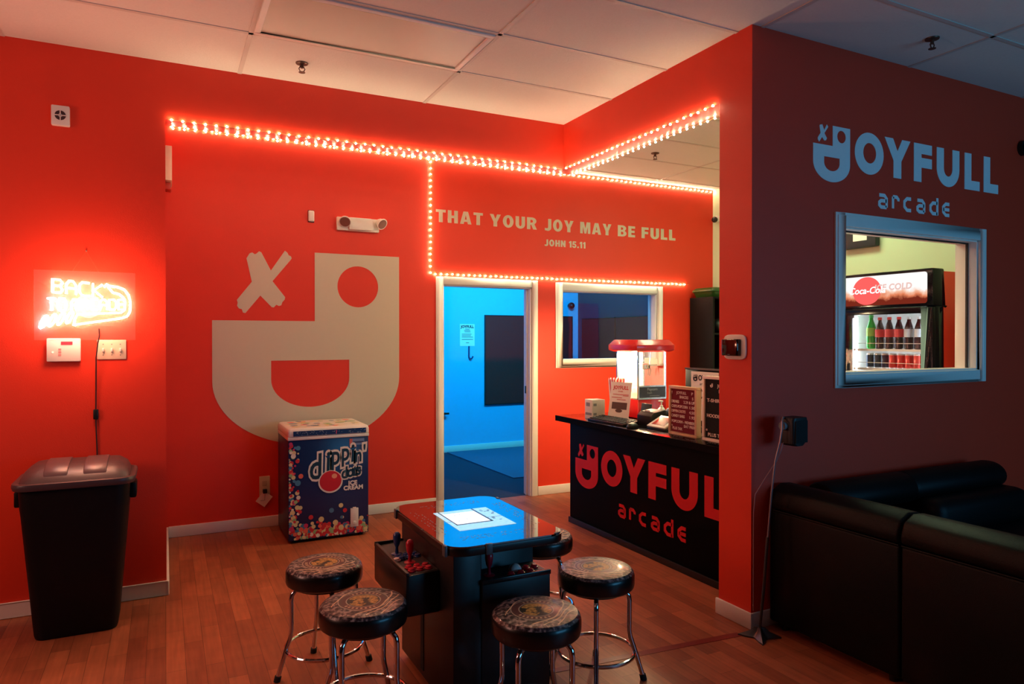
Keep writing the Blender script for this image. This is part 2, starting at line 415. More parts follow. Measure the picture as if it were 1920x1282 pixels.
ARC = {'a': [[(.05, 1), (.72, 1), (1, .74), (1, 0)], [(1, 0), (.3, 0), (.06, .16), (.06, .38), (.3, .54), (1, .54)]],
       'r': [[(0, 0), (0, 1)], [(0, 1), (.5, 1), (.72, .82), (.72, .66)]],
       'c': [[(.92, 1), (.38, 1), (.02, .72), (.02, .28), (.38, 0), (.92, 0)]],
       'd': [[(1, 1.42), (1, -.12)], [(1, 0), (.36, 0), (.02, .26), (.02, .66), (.36, .94), (1, .94)]],
       'e': [[(.92, 1), (.38, 1), (.02, .70), (.02, .28), (.38, 0), (.92, 0)], [(.02, .5), (.92, .5)]]}
ARCX = [('a', .531), ('r', .656), ('c', .759), ('a', .878), ('d', 1.005), ('e', 1.130)]
def joyfull_sign(name, label, loc, rz, k, m, d=0.0025):
    t = thing(name, label, 'logo', loc, rz)
    L1, L2 = emblem_loops(0.199 * k, 0.1475 * k, 0.121 * k)     # emblem, baseline of JOYFULL at v = 0
    b = MB(); b.shape(L1, -d, d); b.shape(L2, -d, d); b.build('emblem', m, t)
    for key, loops in big_letters(k).items():
        MB().shape(loops, -d, d).build('letter', m, t)
    xh = 0.068 * k; w = 0.0205 * k
    for ch, x in ARCX:
        b = MB()
        for i, pl in enumerate(ARC[ch]):
            b.shape([stroke([(x * k + .0105 * k + u * xh, -0.190 * k + .0105 * k + v * xh) for u, v in pl], w)], -d, d)
        b.build('small_letter', m, t)
    return t
joyfull_sign('wall_logo', 'white JOYFULL arcade lettering above the booth window on the right-hand wall', (3.141, YD, 2.435), 0, 1.0, mat('white_vinyl', (232, 232, 232), rough=0.5, var=0.02))

t = thing('emblem_mural', 'huge cream winking emblem painted on the red wall above the freezer', 'mural', (1.066, YB - .001, 1.635))
L1, L2 = emblem_loops()
MB().shape(L1, -.002, .002).build('face', CREAM, t)
MB().shape(L2, -.002, .002).build('wink_cross', CREAM, t)
t = thing('wall_verse', 'white verse lettering on the wall over the doorway and window', 'lettering', (2.147, YB, 2.52))
def heavy(ch):
    """condensed heavy capitals: (loops, width) for cap height 1"""
    q = .25; R_ = lambda x0, x1, y0, y1: [(x0, y0), (x1, y0), (x1, y1), (x0, y1)]
    def dome(cx, rx, cy, ry, a0, a1, n=14): return [(cx + rx * math.cos(math.radians(a0 + (a1 - a0) * i / n)), cy + ry * math.sin(math.radians(a0 + (a1 - a0) * i / n))) for i in range(n + 1)]
    if ch == 'T': return [[(0, 1), (.66, 1), (.66, .79), (.46, .79), (.46, 0), (.20, 0), (.20, .79), (0, .79)]], .66
    if ch == 'H': return [[(0, 0), (q, 0), (q, .39), (.44, .39), (.44, 0), (.69, 0), (.69, 1), (.44, 1), (.44, .60), (q, .60), (q, 1), (0, 1)]], .69
    if ch == 'A': return [[(0, 0), (.25, 0), (.29, .18), (.51, .18), (.55, 0), (.80, 0), (.56, 1), (.24, 1)], [(.33, .36), (.47, .36), (.40, .72)]], .80
    if ch == 'Y': return [[(.26, 0), (.52, 0), (.52, .38), (.78, 1), (.52, 1), (.39, .62), (.26, 1), (0, 1), (.26, .38)]], .78
    if ch == 'O': return [circ(.385, .5, .385, .52, 40), circ(.385, .5, .125, .31, 30)], .77
    if ch == 'U': return [[(0, 1), (0, .34)] + dome(.345, .345, .34, .36, 180, 360)[1:] + [(.69, 1), (.44, 1), (.44, .36)] + dome(.345, .095, .36, .17, 0, -180)[1:] + [(.25, 1)]], .69
    if ch == 'R': return [[(0, 0), (.25, 0), (.25, .38), (.32, .38), (.46, 0), (.74, 0), (.56, .42)] + dome(.38, .32, .71, .29, -55, 90) + [(0, 1)], [(.25, .56), (.33, .56)] + dome(.34, .11, .68, .12, -90, 90)[1:] + [(.25, .80)]], .74
    if ch == 'J': return [[(.27, 1), (.52, 1), (.52, .30)] + dome(.24, .28, .28, .30, 0, -100)[1:] + [(0, .02), (0, .22)] + [(.10, .20)] + dome(.18, .09, .32, .13, -80, 0)[1:]], .52
    if ch == 'M': return [[(0, 0), (.22, 0), (.22, .62), (.36, 0), (.52, 0), (.66, .62), (.66, 0), (.88, 0), (.88, 1), (.56, 1), (.44, .44), (.32, 1), (0, 1)]], .88
    if ch == 'B': return [[(0, 0), (.36, 0)] + dome(.36, .34, .28, .28, -90, 60)[1:] + [(.56, .53)] + dome(.36, .31, .75, .25, -30, 90)[1:] + [(0, 1)], [(.25, .18), (.34, .18)] + dome(.35, .11, .30, .12, -90, 90)[1:] + [(.25, .42)], [(.25, .60), (.33, .60)] + dome(.34, .09, .71, .11, -90, 90)[1:] + [(.25, .82)]], .70
    if ch == 'E': return [[(0, 0), (.56, 0), (.56, .21), (.25, .21), (.25, .40), (.52, .40), (.52, .60), (.25, .60), (.25, .79), (.56, .79), (.56, 1), (0, 1)]], .56
    if ch == 'F': return [[(0, 0), (.25, 0), (.25, .39), (.52, .39), (.52, .60), (.25, .60), (.25, .79), (.56, .79), (.56, 1), (0, 1)]], .56
    if ch == 'L': return [[(0, 0), (.53, 0), (.53, .22), (.25, .22), (.25, 1), (0, 1)]], .53
    if ch == 'N': return [[(0, 0), (.23, 0), (.23, .52), (.46, 0), (.71, 0), (.71, 1), (.48, 1), (.48, .48), (.25, 1), (0, 1)]], .71
    if ch == '1': return [[(.13, 0), (.38, 0), (.38, 1), (.18, 1), (0, .84), (0, .64), (.13, .72)]], .38
    if ch == '5': return [[(.06, 1), (.58, 1), (.58, .80), (.26, .80), (.25, .64)] + dome(.29, .33, .32, .34, 80, -180) + [(.22, .26)] + dome(.30, .10, .32, .15, 200, 440)[1:] + [(.22, .44), (0, .46)]], .62
    return [R_(0, .24, 0, .22)], .24
def word(body, px0, px1, z, h, nm):
    ws = [heavy(c)[1] for c in body]; gap = .15
    k = (px1 - px0) / (sum(ws) + gap * (len(body) - 1)); x = px0 - 2.147; b = MB()
    for c in body:
        Ls, w_ = heavy(c)
        b.shape([[(x + u * k, z - 2.52 + v * h) for u, v in Lp] for Lp in Ls], -.002, .002); x += (w_ + gap) * k
    b.build(nm, CREAM, t)
VW = (('THAT', 2.146, 2.600), ('YOUR', 2.670, 3.162), ('JOY', 3.249, 3.568), ('MAY', 3.646, 4.013), ('BE', 4.092, 4.305), ('FULL', 4.387, 4.828))
for body, a, c in VW: word(body, a, c, 2.525, .112, 'word')
word('JOHN', 3.247, 3.478, 2.378, .062, 'small_word'); word('15.11', 3.518, 3.706, 2.378, .062, 'small_word')

# ------------------------------------------------------------------ string lights
BULBM = glow('warm_bulb', (1.0, 0.76, 0.48), K_LED)
WIREM = mat('clear_cord', (200, 150, 90), rough=0.3)
bb = MB()
_t = bmesh.new(); bmesh.ops.create_icosphere(_t, subdivisions=1, radius=0.0065)
bb.add([tuple(v.co) for v in _t.verts], [tuple(v.index for v in f.verts) for f in _t.faces]); _t.free()
PROTO = None
def light_string(label, pts, pitch):
    global PROTO
    t = thing('string_lights', label, 'string lights', pts[0], group='warm string lights')
    P = [Vector(p) - Vector(pts[0]) for p in pts]
    fine = []
    for a, c in zip(P[:-1], P[1:]):
        n = max(2, int((c - a).length / 0.25))
        fine += [a + (c - a) * i / n for i in range(n)]
    fine.append(P[-1])
    MB().tube(fine, 0.0022, 6).build('cord', WIREM, t)
    rest = pitch * 0.3
    for a, c in zip(P[:-1], P[1:]):
        Lg = (c - a).length; d = rest
        while d < Lg:
            p = a + (c - a) * (d / Lg)
            if PROTO is None: PROTO = bb.build('bulb', BULBM, None); o = PROTO
            else: o = PROTO.copy(); COL.objects.link(o)
            o.parent = t; o.location = p + Vector((random.uniform(-.001, .001), random.uniform(-.001, .001), random.uniform(-.002, .002)))
            d += pitch
        rest = d - Lg
    return t
e = 0.009
light_string('string of warm bulbs along the front lower edge of the red header, facing the room', [(0.02, YA - e, HB - .002), (XC - .02, YA - e, HB - .002)], 0.060)
light_string('string of warm bulbs along the back lower edge of the header above the mural', [(0.03, YA + TH + .004, HB - e), (XC + .10, YA + TH + .004, HB - e)], 0.060)
light_string('string of warm bulbs along the outer lower edge of the beam over the counter', [(XC - e, YA - .03, HB - .002), (XC - e, 2.885, HB - .002)], 0.060)
light_string('string of warm bulbs along the inner lower edge of the beam over the counter', [(XC + TH + .004, YA + TH - .02, HB - e), (XC + TH + .004, 2.885, HB - e)], 0.060)
light_string('string of warm bulbs where the back wall meets the ceiling', [(0.03, YB - e, H - .030), (XR - .01, YB - e, H - .022)], 0.056)
light_string('string of warm bulbs dropping down the wall and running over the door and window', [(2.096, YB - e, H - .045), (2.094, YB - e, 2.064), (5.0, YB - e, 2.066)], 0.054)

# ------------------------------------------------------------------ ceiling: light panel and sprinklers
t = thing('ceiling_light', 'unlit rectangular light panel set in the ceiling tiles', 'ceiling light', (0.998, 3.612, H))
b = MB(); x0, x1, y0, y1 = -.575, .575, -.270, .270
for q in ((x0, x1, y0, y0 + .03), (x0, x1, y1 - .03, y1), (x0, x0 + .03, y0 + .03, y1 - .03), (x1 - .03, x1, y0 + .03, y1 - .03)): b.box(q[0], q[1], q[2], q[3], -.012, 0)
b.build('frame', WHITE, t, bevel=.003)
MB().box(x0 + .03, x1 - .03, y0 + .03, y1 - .03, -.004, 0).build('diffuser', mat('frosted_diffuser', (196, 184, 168), rough=0.35, var=0.04, scale=200), t)
t = None
def sprinkler(label, x, y):
    t = thing('sprinkler_head', label, 'sprinkler', (x, y, H), group='sprinkler heads')
    bz = mat('dull_bronze', (92, 70, 58), rough=0.4, metal=0.6)
    MB().lathe([(.036, 0), (.034, -.006), (.016, -.010)], 20).build('escutcheon', bz, t)
    b = MB(); b.cyl((0, 0, -.008), (0, 0, -.03), .009); b.tube([(-.009, 0, -.02), (-.017, 0, -.035), (-.008, 0, -.053)], .003, 6); b.tube([(.009, 0, -.02), (.017, 0, -.035), (.008, 0, -.053)], .003, 6)
    b.build('frame', bz, t)
    MB().lathe([(.004, -.050), (.019, -.054), (.019, -.056), (.002, -.058)], 16).build('deflector', bz, t)
sprinkler('bronze sprinkler head on the tile left of centre, beside the light panel', 0.721, 4.193)
sprinkler('sprinkler head on the bright ceiling inside the snack booth', 3.82, 4.86)
sprinkler('sprinkler head on the dim ceiling in front of the right-hand wall', 3.689, 2.337)

# ------------------------------------------------------------------ left wall devices
t = thing('horn_alarm', 'small square white alarm sounder with round dark grille high on the left wall', 'alarm', (-.507, YA, 2.712))
MB().box(-.043, .043, -.03, 0, -.055, .055).build('body', WPLAST, t, bevel=.006)
b = MB(); b.shape([circ(0, 0, .026), circ(0, 0, .010)], -.032, .003); b.build('grille', mat('dark_grille', (60, 40, 44)), t)
b = MB(); b.box(-.026, .026, -.034, -.031, -.0025, .0025); b.box(-.0025, .0025, -.034, -.031, -.026, .026); b.build('grille_bars', WPLAST, t)

t = thing('alarm_keypad', 'white alarm keypad below the left half of the neon sign', 'keypad', (-.4965, YA, 1.433))
MB().box(-.079, .079, -.026, 0, -.064, .064).build('body', WPLAST, t, bevel=.006)
MB().box(-.012, .042, -.0275, -.025, .028, .046).build('display', mat('keypad_display', (190, 70, 90), rough=.3), t)
b = MB()
for i in range(3):
    b.box(-.024, -.011, -.028, -.025, -.002 - i * .015, .008 - i * .015)
b.build('keys', mat('pink_rubber', (225, 140, 140)), t)
MB().lathe([(.005, 0), (.005, .002)], 12, M=Matrix.Translation((-.05, -.026, -.012)) @ Matrix.Rotation(math.pi / 2, 4, 'X')).build('indicator', glow('keypad_led', (1, .8, .5), 1.5), t)

t = thing('switch_plate', 'triple light switch plate below the right half of the neon sign', 'light switch', (-.2685, YA, 1.433))
MB().box(-.0715, .0715, -.007, 0, -.055, .055).build('plate', mat('switch_plate_plastic', (232, 208, 180)), t, bevel=.003)
for i in (-1, 0, 1):
    o = MB().box(-.005, .005, -.019, -.006, -.012, .008).build('toggle', WPLAST, t, bevel=.002); o.location = (i * .042, 0, 0)
b = MB()
for i in (-1, 0, 1):
    for z in (-.03, .03): b.cyl((i * .042, -.0085, z), (i * .042, -.006, z), .003, n=8)
b.build('screws', GREY, t)

# neon sign -----------------------------------------------------------------
t = thing('neon_sign', 'glowing neon sign on a clear panel hanging on the left wall', 'neon sign', (-.39, YA - .035, 1.677))
MB().box(-.240, .240, 0, .006, -.190, .190).build('backing_panel', pane_mat('clear_acrylic', tint=(0.97, 0.95, 0.95), refl=0.02, haze=0.03), t, bevel=.0015)
NEON = glow('neon_tube', (1.0, 0.50, 0.30), K_NEON); NEONP = glow('neon_tube_pale', (1.0, 0.66, 0.72), K_NEON)
NF = {'B': [[(0, 0), (0, 1), (.75, 1), (1, .8), (.75, .53), (0, .53)], [(.75, .53), (1, .27), (.75, 0), (0, 0)]], 'A': [[(0, 0), (0, .7), (.3, 1), (.7, 1), (1, .7), (1, 0)], [(0, .45), (1, .45)]],
      'C': [[(1, 1), (.25, 1), (0, .78), (0, .22), (.25, 0), (1, 0)]], 'K': [[(0, 0), (0, 1)], [(1, 1), (.1, .5), (1, 0)]], 'T': [[(0, 1), (1, 1)], [(.5, 1), (.5, 0)]],
      'O': [[(.2, 0), (0, .2), (0, .8), (.2, 1), (.8, 1), (1, .8), (1, .2), (.8, 0), (.2, 0)]], 'R': [[(0, 0), (0, 1), (.8, 1), (1, .8), (.8, .5), (0, .5)], [(.45, .5), (1, 0)]],
      'D': [[(0, 0), (0, 1), (.7, 1), (1, .75), (1, .25), (.7, 0), (0, 0)]], 'E': [[(1, 1), (0, 1), (0, 0), (1, 0)], [(0, .52), (.8, .52)]]}
def neon_word(s, x, z, w, h, gap, m, sl=0.0, dz=0.0):
    for ch in s:
        b = MB()
        for pl in NF[ch]: b.tube([(x + u * w + sl * v, -.012, z + v * h + dz * u * w) for u, v in pl], .0045, 8)
        b.build('neon_letter', m, t); x += w + gap; z += dz * (w + gap)
neon_word('BACK', -.155, .070, .046, .072, .017, NEON, dz=-.10)
neon_word('TO', -.178, -.030, .036, .066, .012, NEONP, dz=0)
neon_word('ARCADE', -.068, -.024, .034, .056, .011, NEON, dz=.02)
def curve_tube(pts, m, nm):
    MB().tube([(a, -.012, c) for a, c in pts], .0045, 8).build(nm, m, t)
arc_ = [(.215 * 1.0 + .0, 0)]
curve_tube([(.088, .105), (.100, .122), (.115, .112), (.150, .108), (.185, .095), (.208, .062), (.216, .02), (.214, -.03), (.200, -.056), (.170, -.068), (-.045, -.105), (-.052, -.112)], NEON, 'neon_stroke')
curve_tube([(.105, .108), (.130, .075), (.160, .068), (.180, .050), (.190, .020), (.188, -.020), (.170, -.036), (-.040, -.049), (-.052, -.075), (-.058, -.110)], NEON, 'neon_stroke')
for i in range(4):
    cx, cz = -.196 + i * .040, -.092 + i * .009
    pts = []
    for k in range(16):
        a = 2 * math.pi * k / 16; u, v = .011 * math.cos(a), .034 * math.sin(a); pts.append((cx + u + v * .38, -.012, cz + v))
    MB().tube(pts, .0042, 8, closed=True).build('neon_loop', NEONP if i < 1 else NEON, t)
glow_ = point('neon_sign_light', (-.39, YA - .20, 1.68), .10, (1.0, .42, .26), 13)
b = MB(); b.tube([(-.062, 0, .19), (0, .028, .305), (.062, 0, .19)], .0012, 6); b.build('hanging_wire', mat('steel_wire', (150, 100, 70), metal=.5), t)
b = MB(); b.cyl((0, .035, .305), (0, .022, .305), .004, n=10); b.build('nail', mat('nail_steel', (200, 170, 150), metal=.7, rough=.3), t)
b = MB(); b.tube([(.062, -.004, -.125), (.064, -.004, -.165), (.056, -.003, -.205), (.047, .002, -.29), (.045, .02, -.40), (.043, .026, -.58), (.044, .026, -.68), (.048, .028, -.80), (.050, .028, -.95), (.05, .026, -1.3), (.05, .024, -1.655)], .0036, 8); b.build('power_cord', CORDM, t)
o = MB().box(-.0125, .0125, -.008, .010, -.028, .028).build('inline_switch', BLACK, t, bevel=.004); o.location = (.043, .024, -.605)

# trash can -----------------------------------------------------------------
t = thing('trash_can', 'tall black trash can with a domed lid in front of the left wall', 'trash can', (-.405, 4.245, 0))
b = MB(); rings = []
for z, hw, hd, r in ((0, .178, .140, .05), (.02, .184, .146, .055), (.62, .232, .180, .06), (.66, .236, .184, .06), (.74, .240, .188, .06), (.762, .241, .189, .06)):
    rings.append([(a, c, z) for a, c in rrect(-hw, hw, -hd, hd, r)])
b.loft(rings); b.build('bin', mat('dark_bin_plastic', (15, 13, 14), rough=.5, var=.1, spec=.2), t, bevel=.002)
for s in (-1, 1):
    MB().box(s * .252 - .016, s * .252 + .016, -.07, .07, .655, .735).build('handle', mat('dark_bin_plastic', (24, 22, 23)), t, bevel=.008)
lid = mat('lid_plastic', (74, 58, 60), rough=.38, var=.08)
b = MB()
b.loft([[(a, c, z) for a, c in rrect(-hw, hw, -hd, hd, r)] for z, hw, hd, r in ((.755, .262, .208, .075), (.772, .268, .214, .08), (.788, .266, .212, .08), (.790, .250, .196, .07), (.782, .236, .182, .06))])
b.build('lid_rim', lid, t, bevel=.002)
b = MB(); rings = []
for z, hw, y0, y1, r in ((.778, .240, -.185, .187, .06), (.80, .236, -.165, .185, .06), (.83, .222, -.125, .18, .06), (.853, .19, -.05, .16, .05), (.858, .15, .0, .13, .04)):
    rings.append([(a, c, z) for a, c in rrect(-hw, hw, y0, y1, r)])
b.loft(rings); dm = b.build('lid_dome', lid, t)
for x in (-.085, .085):
    b = MB(); w = .052
    prof = [(-.150, .812), (-.128, .836), (-.06, .858), (.02, .870), (.10, .868), (.16, .845), (.16, .80), (-.150, .80)]
    b.prism([(y, z) for y, z in prof], x - w, x + w, axis='x'); b.build('raised_band', mat('lid_band_plastic', (96, 74, 76), rough=.35), t, bevel=.006)
MB().prism([(-.128, .815), (-.09, .838), (.0, .853), (.06, .855), (.06, .81)], -.034, .034, axis='x').build('swing_flap', mat('lid_flap_plastic', (60, 44, 48), rough=.3), t, bevel=.004)

# ------------------------------------------------------------------ back wall devices
t = thing('door_sensor', 'little white sensor box on the red wall left of the emergency light', 'sensor', (1.067, YB, 2.488))
MB().box(-.024, .024, -.026, -.004, -.044, .044).build('cover', WPLAST, t, bevel=.010, seg=3)
MB().box(-.025, .025, -.006, 0, -.05, .05).build('base_plate', mat('brown_plastic', (80, 40, 36)), t, bevel=.002)

t = thing('emergency_light', 'cream emergency light with two swivel lamps on the red back wall', 'emergency light', (1.460, YB, 2.444))
b = MB(); b.box(-.190, .165, -.035, 0, -.055, .055); b.build('body', WPLAST, t, bevel=.006)
b = MB(); b.prism([(-.095, -.048), (.095, -.048), (.115, -.030), (.095, .053), (-.095, .053)], -.060, -.03, axis='y'); b.build('cover', WPLAST, t, bevel=.006)
for x, dx in ((-.125, -.35), (.165, .55)):
    d = Vector((dx, -1.0, -.75)).normalized(); c0 = Vector((x, -.055, .028))
    b = MB(); b.cyl(c0 + Vector((0, .03, .01)), c0, .024, n=14); b.cyl(c0 - d * .01, c0 + d * .028, .030, .047, n=22); b.cyl(c0 + d * .028, c0 + d * .036, .049, n=22)
    h = b.build('lamp_head', WPLAST, t)
    MB().cyl(c0 + d * .034, c0 + d * .038, .042, n=22).build('lens', mat('lamp_lens', (150, 110, 100), rough=.15, metal=.4), h)

t = thing('wall_box', 'narrow cream box high on the alcove side wall, seen edge-on', 'wall box', (0.005, 5.52, 2.70), math.pi / 2)
MB().box(-.13, .13, -.042, 0, -.105, .135).build('housing', mat('ivory_plastic', (236, 222, 190)), t, bevel=.003)
MB().box(-.06, .06, -.036, 0, -.155, -.106).build('red_base', mat('red_base_plastic', (190, 60, 40)), t, bevel=.002)

t = thing('wall_outlet', 'wall outlet with a hanging paper tag beside the freezer', 'outlet', (.704, YB, .315))
MB().box(-.040, .040, -.006, 0, -.088, .088).build('plate', mat('almond_plate', (214, 196, 160)), t, bevel=.003)
b = MB()
for z in (.03, -.03):
    b.box(-.018, .018, -.008, -.005, z - .02, z + .02)
b.build('sockets', mat('almond_socket', (190, 170, 138)), t, bevel=.004)
MB().box(-.016, .016, -.035, -.006, -.045, -.012).build('plug', BLACK, t, bevel=.005)
b = MB(); b.box(-.042, .042, -.001, .001, -.055, .045); tg = b.build('paper_tag', PAPER, t); tg.location = (-.003, -.022, -.085); tg.rotation_euler = (0.1, math.radians(38), 0)
b = MB(); b.tube([(-.02, -.003, .03), (.01, -.003, -.01), (-.015, -.003, -.03)], .0012, 5); q = b.build('tag_print', INK, t); q.location = tg.location; q.rotation_euler = tg.rotation_euler

# ------------------------------------------------------------------ ice cream freezer
FX0, FX1 = .797, 1.386; FW = FX1 - FX0
t = thing('ice_cream_freezer', 'blue dippin dots ice cream chest freezer under the big emblem', 'freezer', ((FX0 + FX1) / 2, 5.225, 0))
hw = FW / 2; D_ = .50
navy = mat('freezer_navy_print', (20, 44, 92), rough=.3, var=.12, scale=4)
b = MB(); b.box(-hw, hw, 0, D_, .02, .752); b.build('cabinet', navy, t, bevel=.004)
MB().box(-hw - .004, hw + .004, -.006, D_, .752, .776).build('trim_band', WPLAST, t, bevel=.004)
b = MB(); b.loft([[(a, c, z) for a, c in rrect(-hw - .006 + i, hw + .006 - i, -.006 + i, D_ - i, .02, 4)] for z, i in ((.778, 0), (.815, 0), (.832, .008), (.838, .02))]); ld = b.build('lid', WPLAST, t, bevel=.002)
MB().box(-hw + .035, hw - .02, -.009, -.005, .782, .818).build('lid_print', navy, ld)
b = MB()
for i in range(60): 
    x = random.uniform(-hw + .04, hw - .025); z = random.uniform(.785, .815); b.box(x - .002, x + .002, -.0096, -.0088, z - .001, z + .001)
b.text('?', .035, .045, .787, -.0102, .001, mi=1, bold=.001)
b.build('lid_specks', [PAPER, mat('pink_print', (235, 80, 110))], ld)
# printed top of the lid
PASTEL = [mat('dot_red', (206, 44, 52), .35, var=.1), mat('dot_cream', (226, 208, 150), .35, var=.1), mat('dot_blue', (70, 130, 165), .35, var=.1), mat('dot_green', (150, 190, 130), .35, var=.1), mat('dot_coral', (236, 110, 86), .35, var=.1), mat('dot_pink', (205, 50, 100), .35, var=.1), mat('dot_white', (235, 225, 205), .35, var=.1)]
b = MB()
for i in range(70):
    x, y = random.uniform(-hw + .05, hw - .05), random.uniform(.05, D_ - .06); r = random.uniform(.01, .035)
    b.add([(x + r * math.cos(a), y + r * math.sin(a), .8385 + i * 4e-6) for a in [2 * math.pi * k / 16 for k in range(16)]], [tuple(range(16))], mi=random.choice((1, 1, 6, 4, 3, 2)))
b.build('lid_top_print', PASTEL, ld)
# coloured dots printed down the left edge and across the bottom
b = MB(); kk = 0
def dot(x, z, r, mi):
    global kk
    kk += 1; y = -.0006 - kk * 6e-6
    b.add([(x + r * math.cos(a), y, z + r * math.sin(a)) for a in [2 * math.pi * k / 20 for k in range(20)]], [tuple(range(20))], mi=mi)
def clip(x, z, r):
    r = min(r, x + hw - .003, hw - .003 - x, z - .024); return max(r, .002)
wt = [0, 0, 1, 1, 1, 2, 3, 4, 0, 6, 5]
for i in range(230):
    z = .03 + abs(random.gauss(0, .050)); x = random.uniform(-hw + .005, hw - .005)
    if z > .18: continue
    r = random.uniform(.008, .021); dot(x, z, clip(x, z, r), random.choice(wt))
for i in range(110):
    z = random.uniform(.05, .73); x = -hw + .006 + abs(random.gauss(0, .030))
    if x > -hw + .10: continue
    r = random.uniform(.006, .018); dot(x, z, clip(x, z, r), random.choice(wt))
for x, z, r, c_ in ((-.225, .695, .017, 2), (-.230, .60, .015, 0), (-.225, .655, .007, 1), (-.228, .44, .021, 2), (-.232, .262, .017, 1), (-.21, .258, .015, 1), (.085, .245, .017, 1), (.015, .215, .018, 2), (.115, .205, .016, 0), (-.135, .18, .017, 0)):
    dot(x, z, r, c_)
b.build('dot_print', PASTEL, t)['kind'] = 'stuff'
# wordmark: white halo, dark letters, red ball
wm = mat('wordmark_green', (16, 52, 66), rough=.35); wh = mat('wordmark_white', (236, 230, 214), rough=.4)
b = MB(); yb_ = -.0035
def both(body, size, x, z, bold, halo, rot, shear, width):
    b.text(body, size, x, z, yb_, .0012, mi=0, bold=halo, rot=rot, shear=shear, width=None, sx=width)
    b.text(body, size, x, z, yb_ - .0012, .0012, mi=1, bold=bold, rot=rot, shear=shear, width=None, sx=width)
for ch, x, z, sz, k_ in (('d', -.150, .452, .262, .74), ('i', -.030, .500, .225, .80), ('p', .010, .552, .200, .70), ('p', .086, .578, .186, .70), ('i', .156, .566, .190, .80), ('n', .188, .560, .150, .74), ("'", .250, .585, .140, .8)):
    both(ch, sz, x, z, .0035, .020, .14, .22, k_)
b.build('wordmark', [wh, wm], t)
b = MB(); yb_ = -.0062
for ch, x, z in (('d', .086, .445), ('o', .130, .452), ('t', .172, .459), ('s', .200, .464)):
    both(ch, .118, x, z, .004, .014, .12, .22, .78)
b.build('wordmark_dots', [wh, wm], t)
b = MB(); b.shape([circ(.008, .430, .090, .084)], -.0050, .0008, 0); b.shape([circ(.008, .434, .080, .076)], -.0056, .0006, 1); b.shape([circ(.036, .470, .020, .018)], -.0060, .0004, 2)
b.build('red_ball', [wh, REDPR, mat('ball_gleam', (240, 170, 130), .3)], t)
b = MB(); b.text('ICE', .044, .140, .392, -.0045, .001, bold=.0022, track=1.05); b.text('CREAM', .044, .104, .356, -.0045, .001, bold=.0022, track=1.05); b.build('caption', PAPER, t)
b = MB(); b.box(.150, .262, -.002, 0, .690, .738, 0); b.box(.150, .172, -.0026, -.0015, .690, .738, 1); b.box(.178, .258, -.0026, -.0015, .705, .718, 2)
b.build('energy_sticker', [mat('sticker_blue', (110, 140, 180)), mat('sticker_red', (205, 100, 90)), mat('sticker_dark', (60, 70, 110))], t)
b = MB(); b.box(.155, .215, -.012, 0, .075, .215); b.box(.172, .198, -.012, 0, .215, .222); pn = b.build('control_panel', WPLAST, t, bevel=.003)
MB().cyl((.185, -.012, .105), (.185, -.018, .105), .014, n=16).build('dial', WPLAST, pn, bevel=.001)
b = MB(); b.tube([(hw - .01, .30, .24), (hw + .025, .28, .26), (hw + .052, .26, .225), (hw + .055, .25, .18), (hw + .035, .24, .14), (hw + .005, .24, .125)], .005, 8); b.build('power_cord', RUBBER, t)
b = MB()
for x in (-hw + .05, hw - .05):
    for y in (.05, D_ - .05): b.cyl((x, y, 0), (x, y, .022), .018, n=10)
b.build('feet', RUBBER, t)

# ------------------------------------------------------------------ snack counter
CZ = .850
t = thing('snack_counter', 'black snack counter with red JOYFULL arcade lettering on its front', 'counter', (2.955, 3.87, 0), QL)
# local x runs from the far end (-) to the pillar (+); local y is depth
b = MB(); b.box(-.985, .985, 0, .70, .0, .805); b.build('body', BLACKG, t, bevel=.003)
MB().box(-.99, .985, -.014, 0, 0, .045).build('toe_moulding', BLACK, t, bevel=.003)
MB().box(-1.19, .99, -.018, .84, .806, CZ).build('countertop', mat('black_granite_laminate', (12, 12, 13), rough=.09, var=.3, scale=400, coat=.12, spec=.4), t, bevel=.004)
MB().box(-1.191, .99, -.0205, -.018, .805, .849).build('edge_band', BLACKG, t)
MB().box(-1.1925, -1.19, -.018, .84, .805, .849).build('edge_band', BLACKG, t)
joyfull_sign('counter_logo', 'red JOYFULL arcade lettering on the front of the black counter', (2.9545, 4.767, .406), QL, 1.1, REDPR)

def on_counter(name, label, cat, x, y, rz=QL, z=CZ): return thing(name, label, cat, (x, y, z), rz)
t = on_counter('card_box', 'small white box at the far end of the counter', 'box', 3.07, 4.71)
MB().box(-.055, .055, -.03, .09, 0, .155).build('carton', PAPER, t, bevel=.002)
b = MB(); b.box(-.045, .045, -.0312, -.0302, .03, .05); b.box(-.035, .02, -.0312, -.0302, .10, .13); b.box(.0552, .0560, -.02, .01, .105, .125); b.box(.0552, .0560, -.02, .01, .03, .05); b.build('carton_print', mat('carton_grey_print', (150, 150, 150)), t)

t = on_counter('keyboard', 'black computer keyboard lying on the counter edge', 'keyboard', 3.06, 4.405, QL + .04)
MB().prism([(-.075, .0), (.085, 0), (.085, .034), (-.075, .016)], -.225, .225, axis='x').build('case', BLACK, t, bevel=.004)
b = MB()
for r_ in range(5):
    for c_ in range(15):
        x = -.212 + c_ * .0285; y = -.062 + r_ * .028; z = .018 + (y + .075) * .1125
        b.box(x, x + .024, y, y + .022, z - .002, z + .006)
b.build('keys', mat('keycap_black', (30, 30, 32), rough=.4), t, bevel=.0015, seg=1)
t = on_counter('computer_mouse', 'black computer mouse beside the keyboard', 'mouse', 3.01, 4.085, QL + .3)
b = MB(); b.loft([[(a * k, c * k, z) for a, c in circ(0, 0, .033, .058, 24)] for z, k in ((0, .95), (.012, 1), (.024, .88), (.033, .6), (.036, .25))]); b.build('shell', BLACK, t)
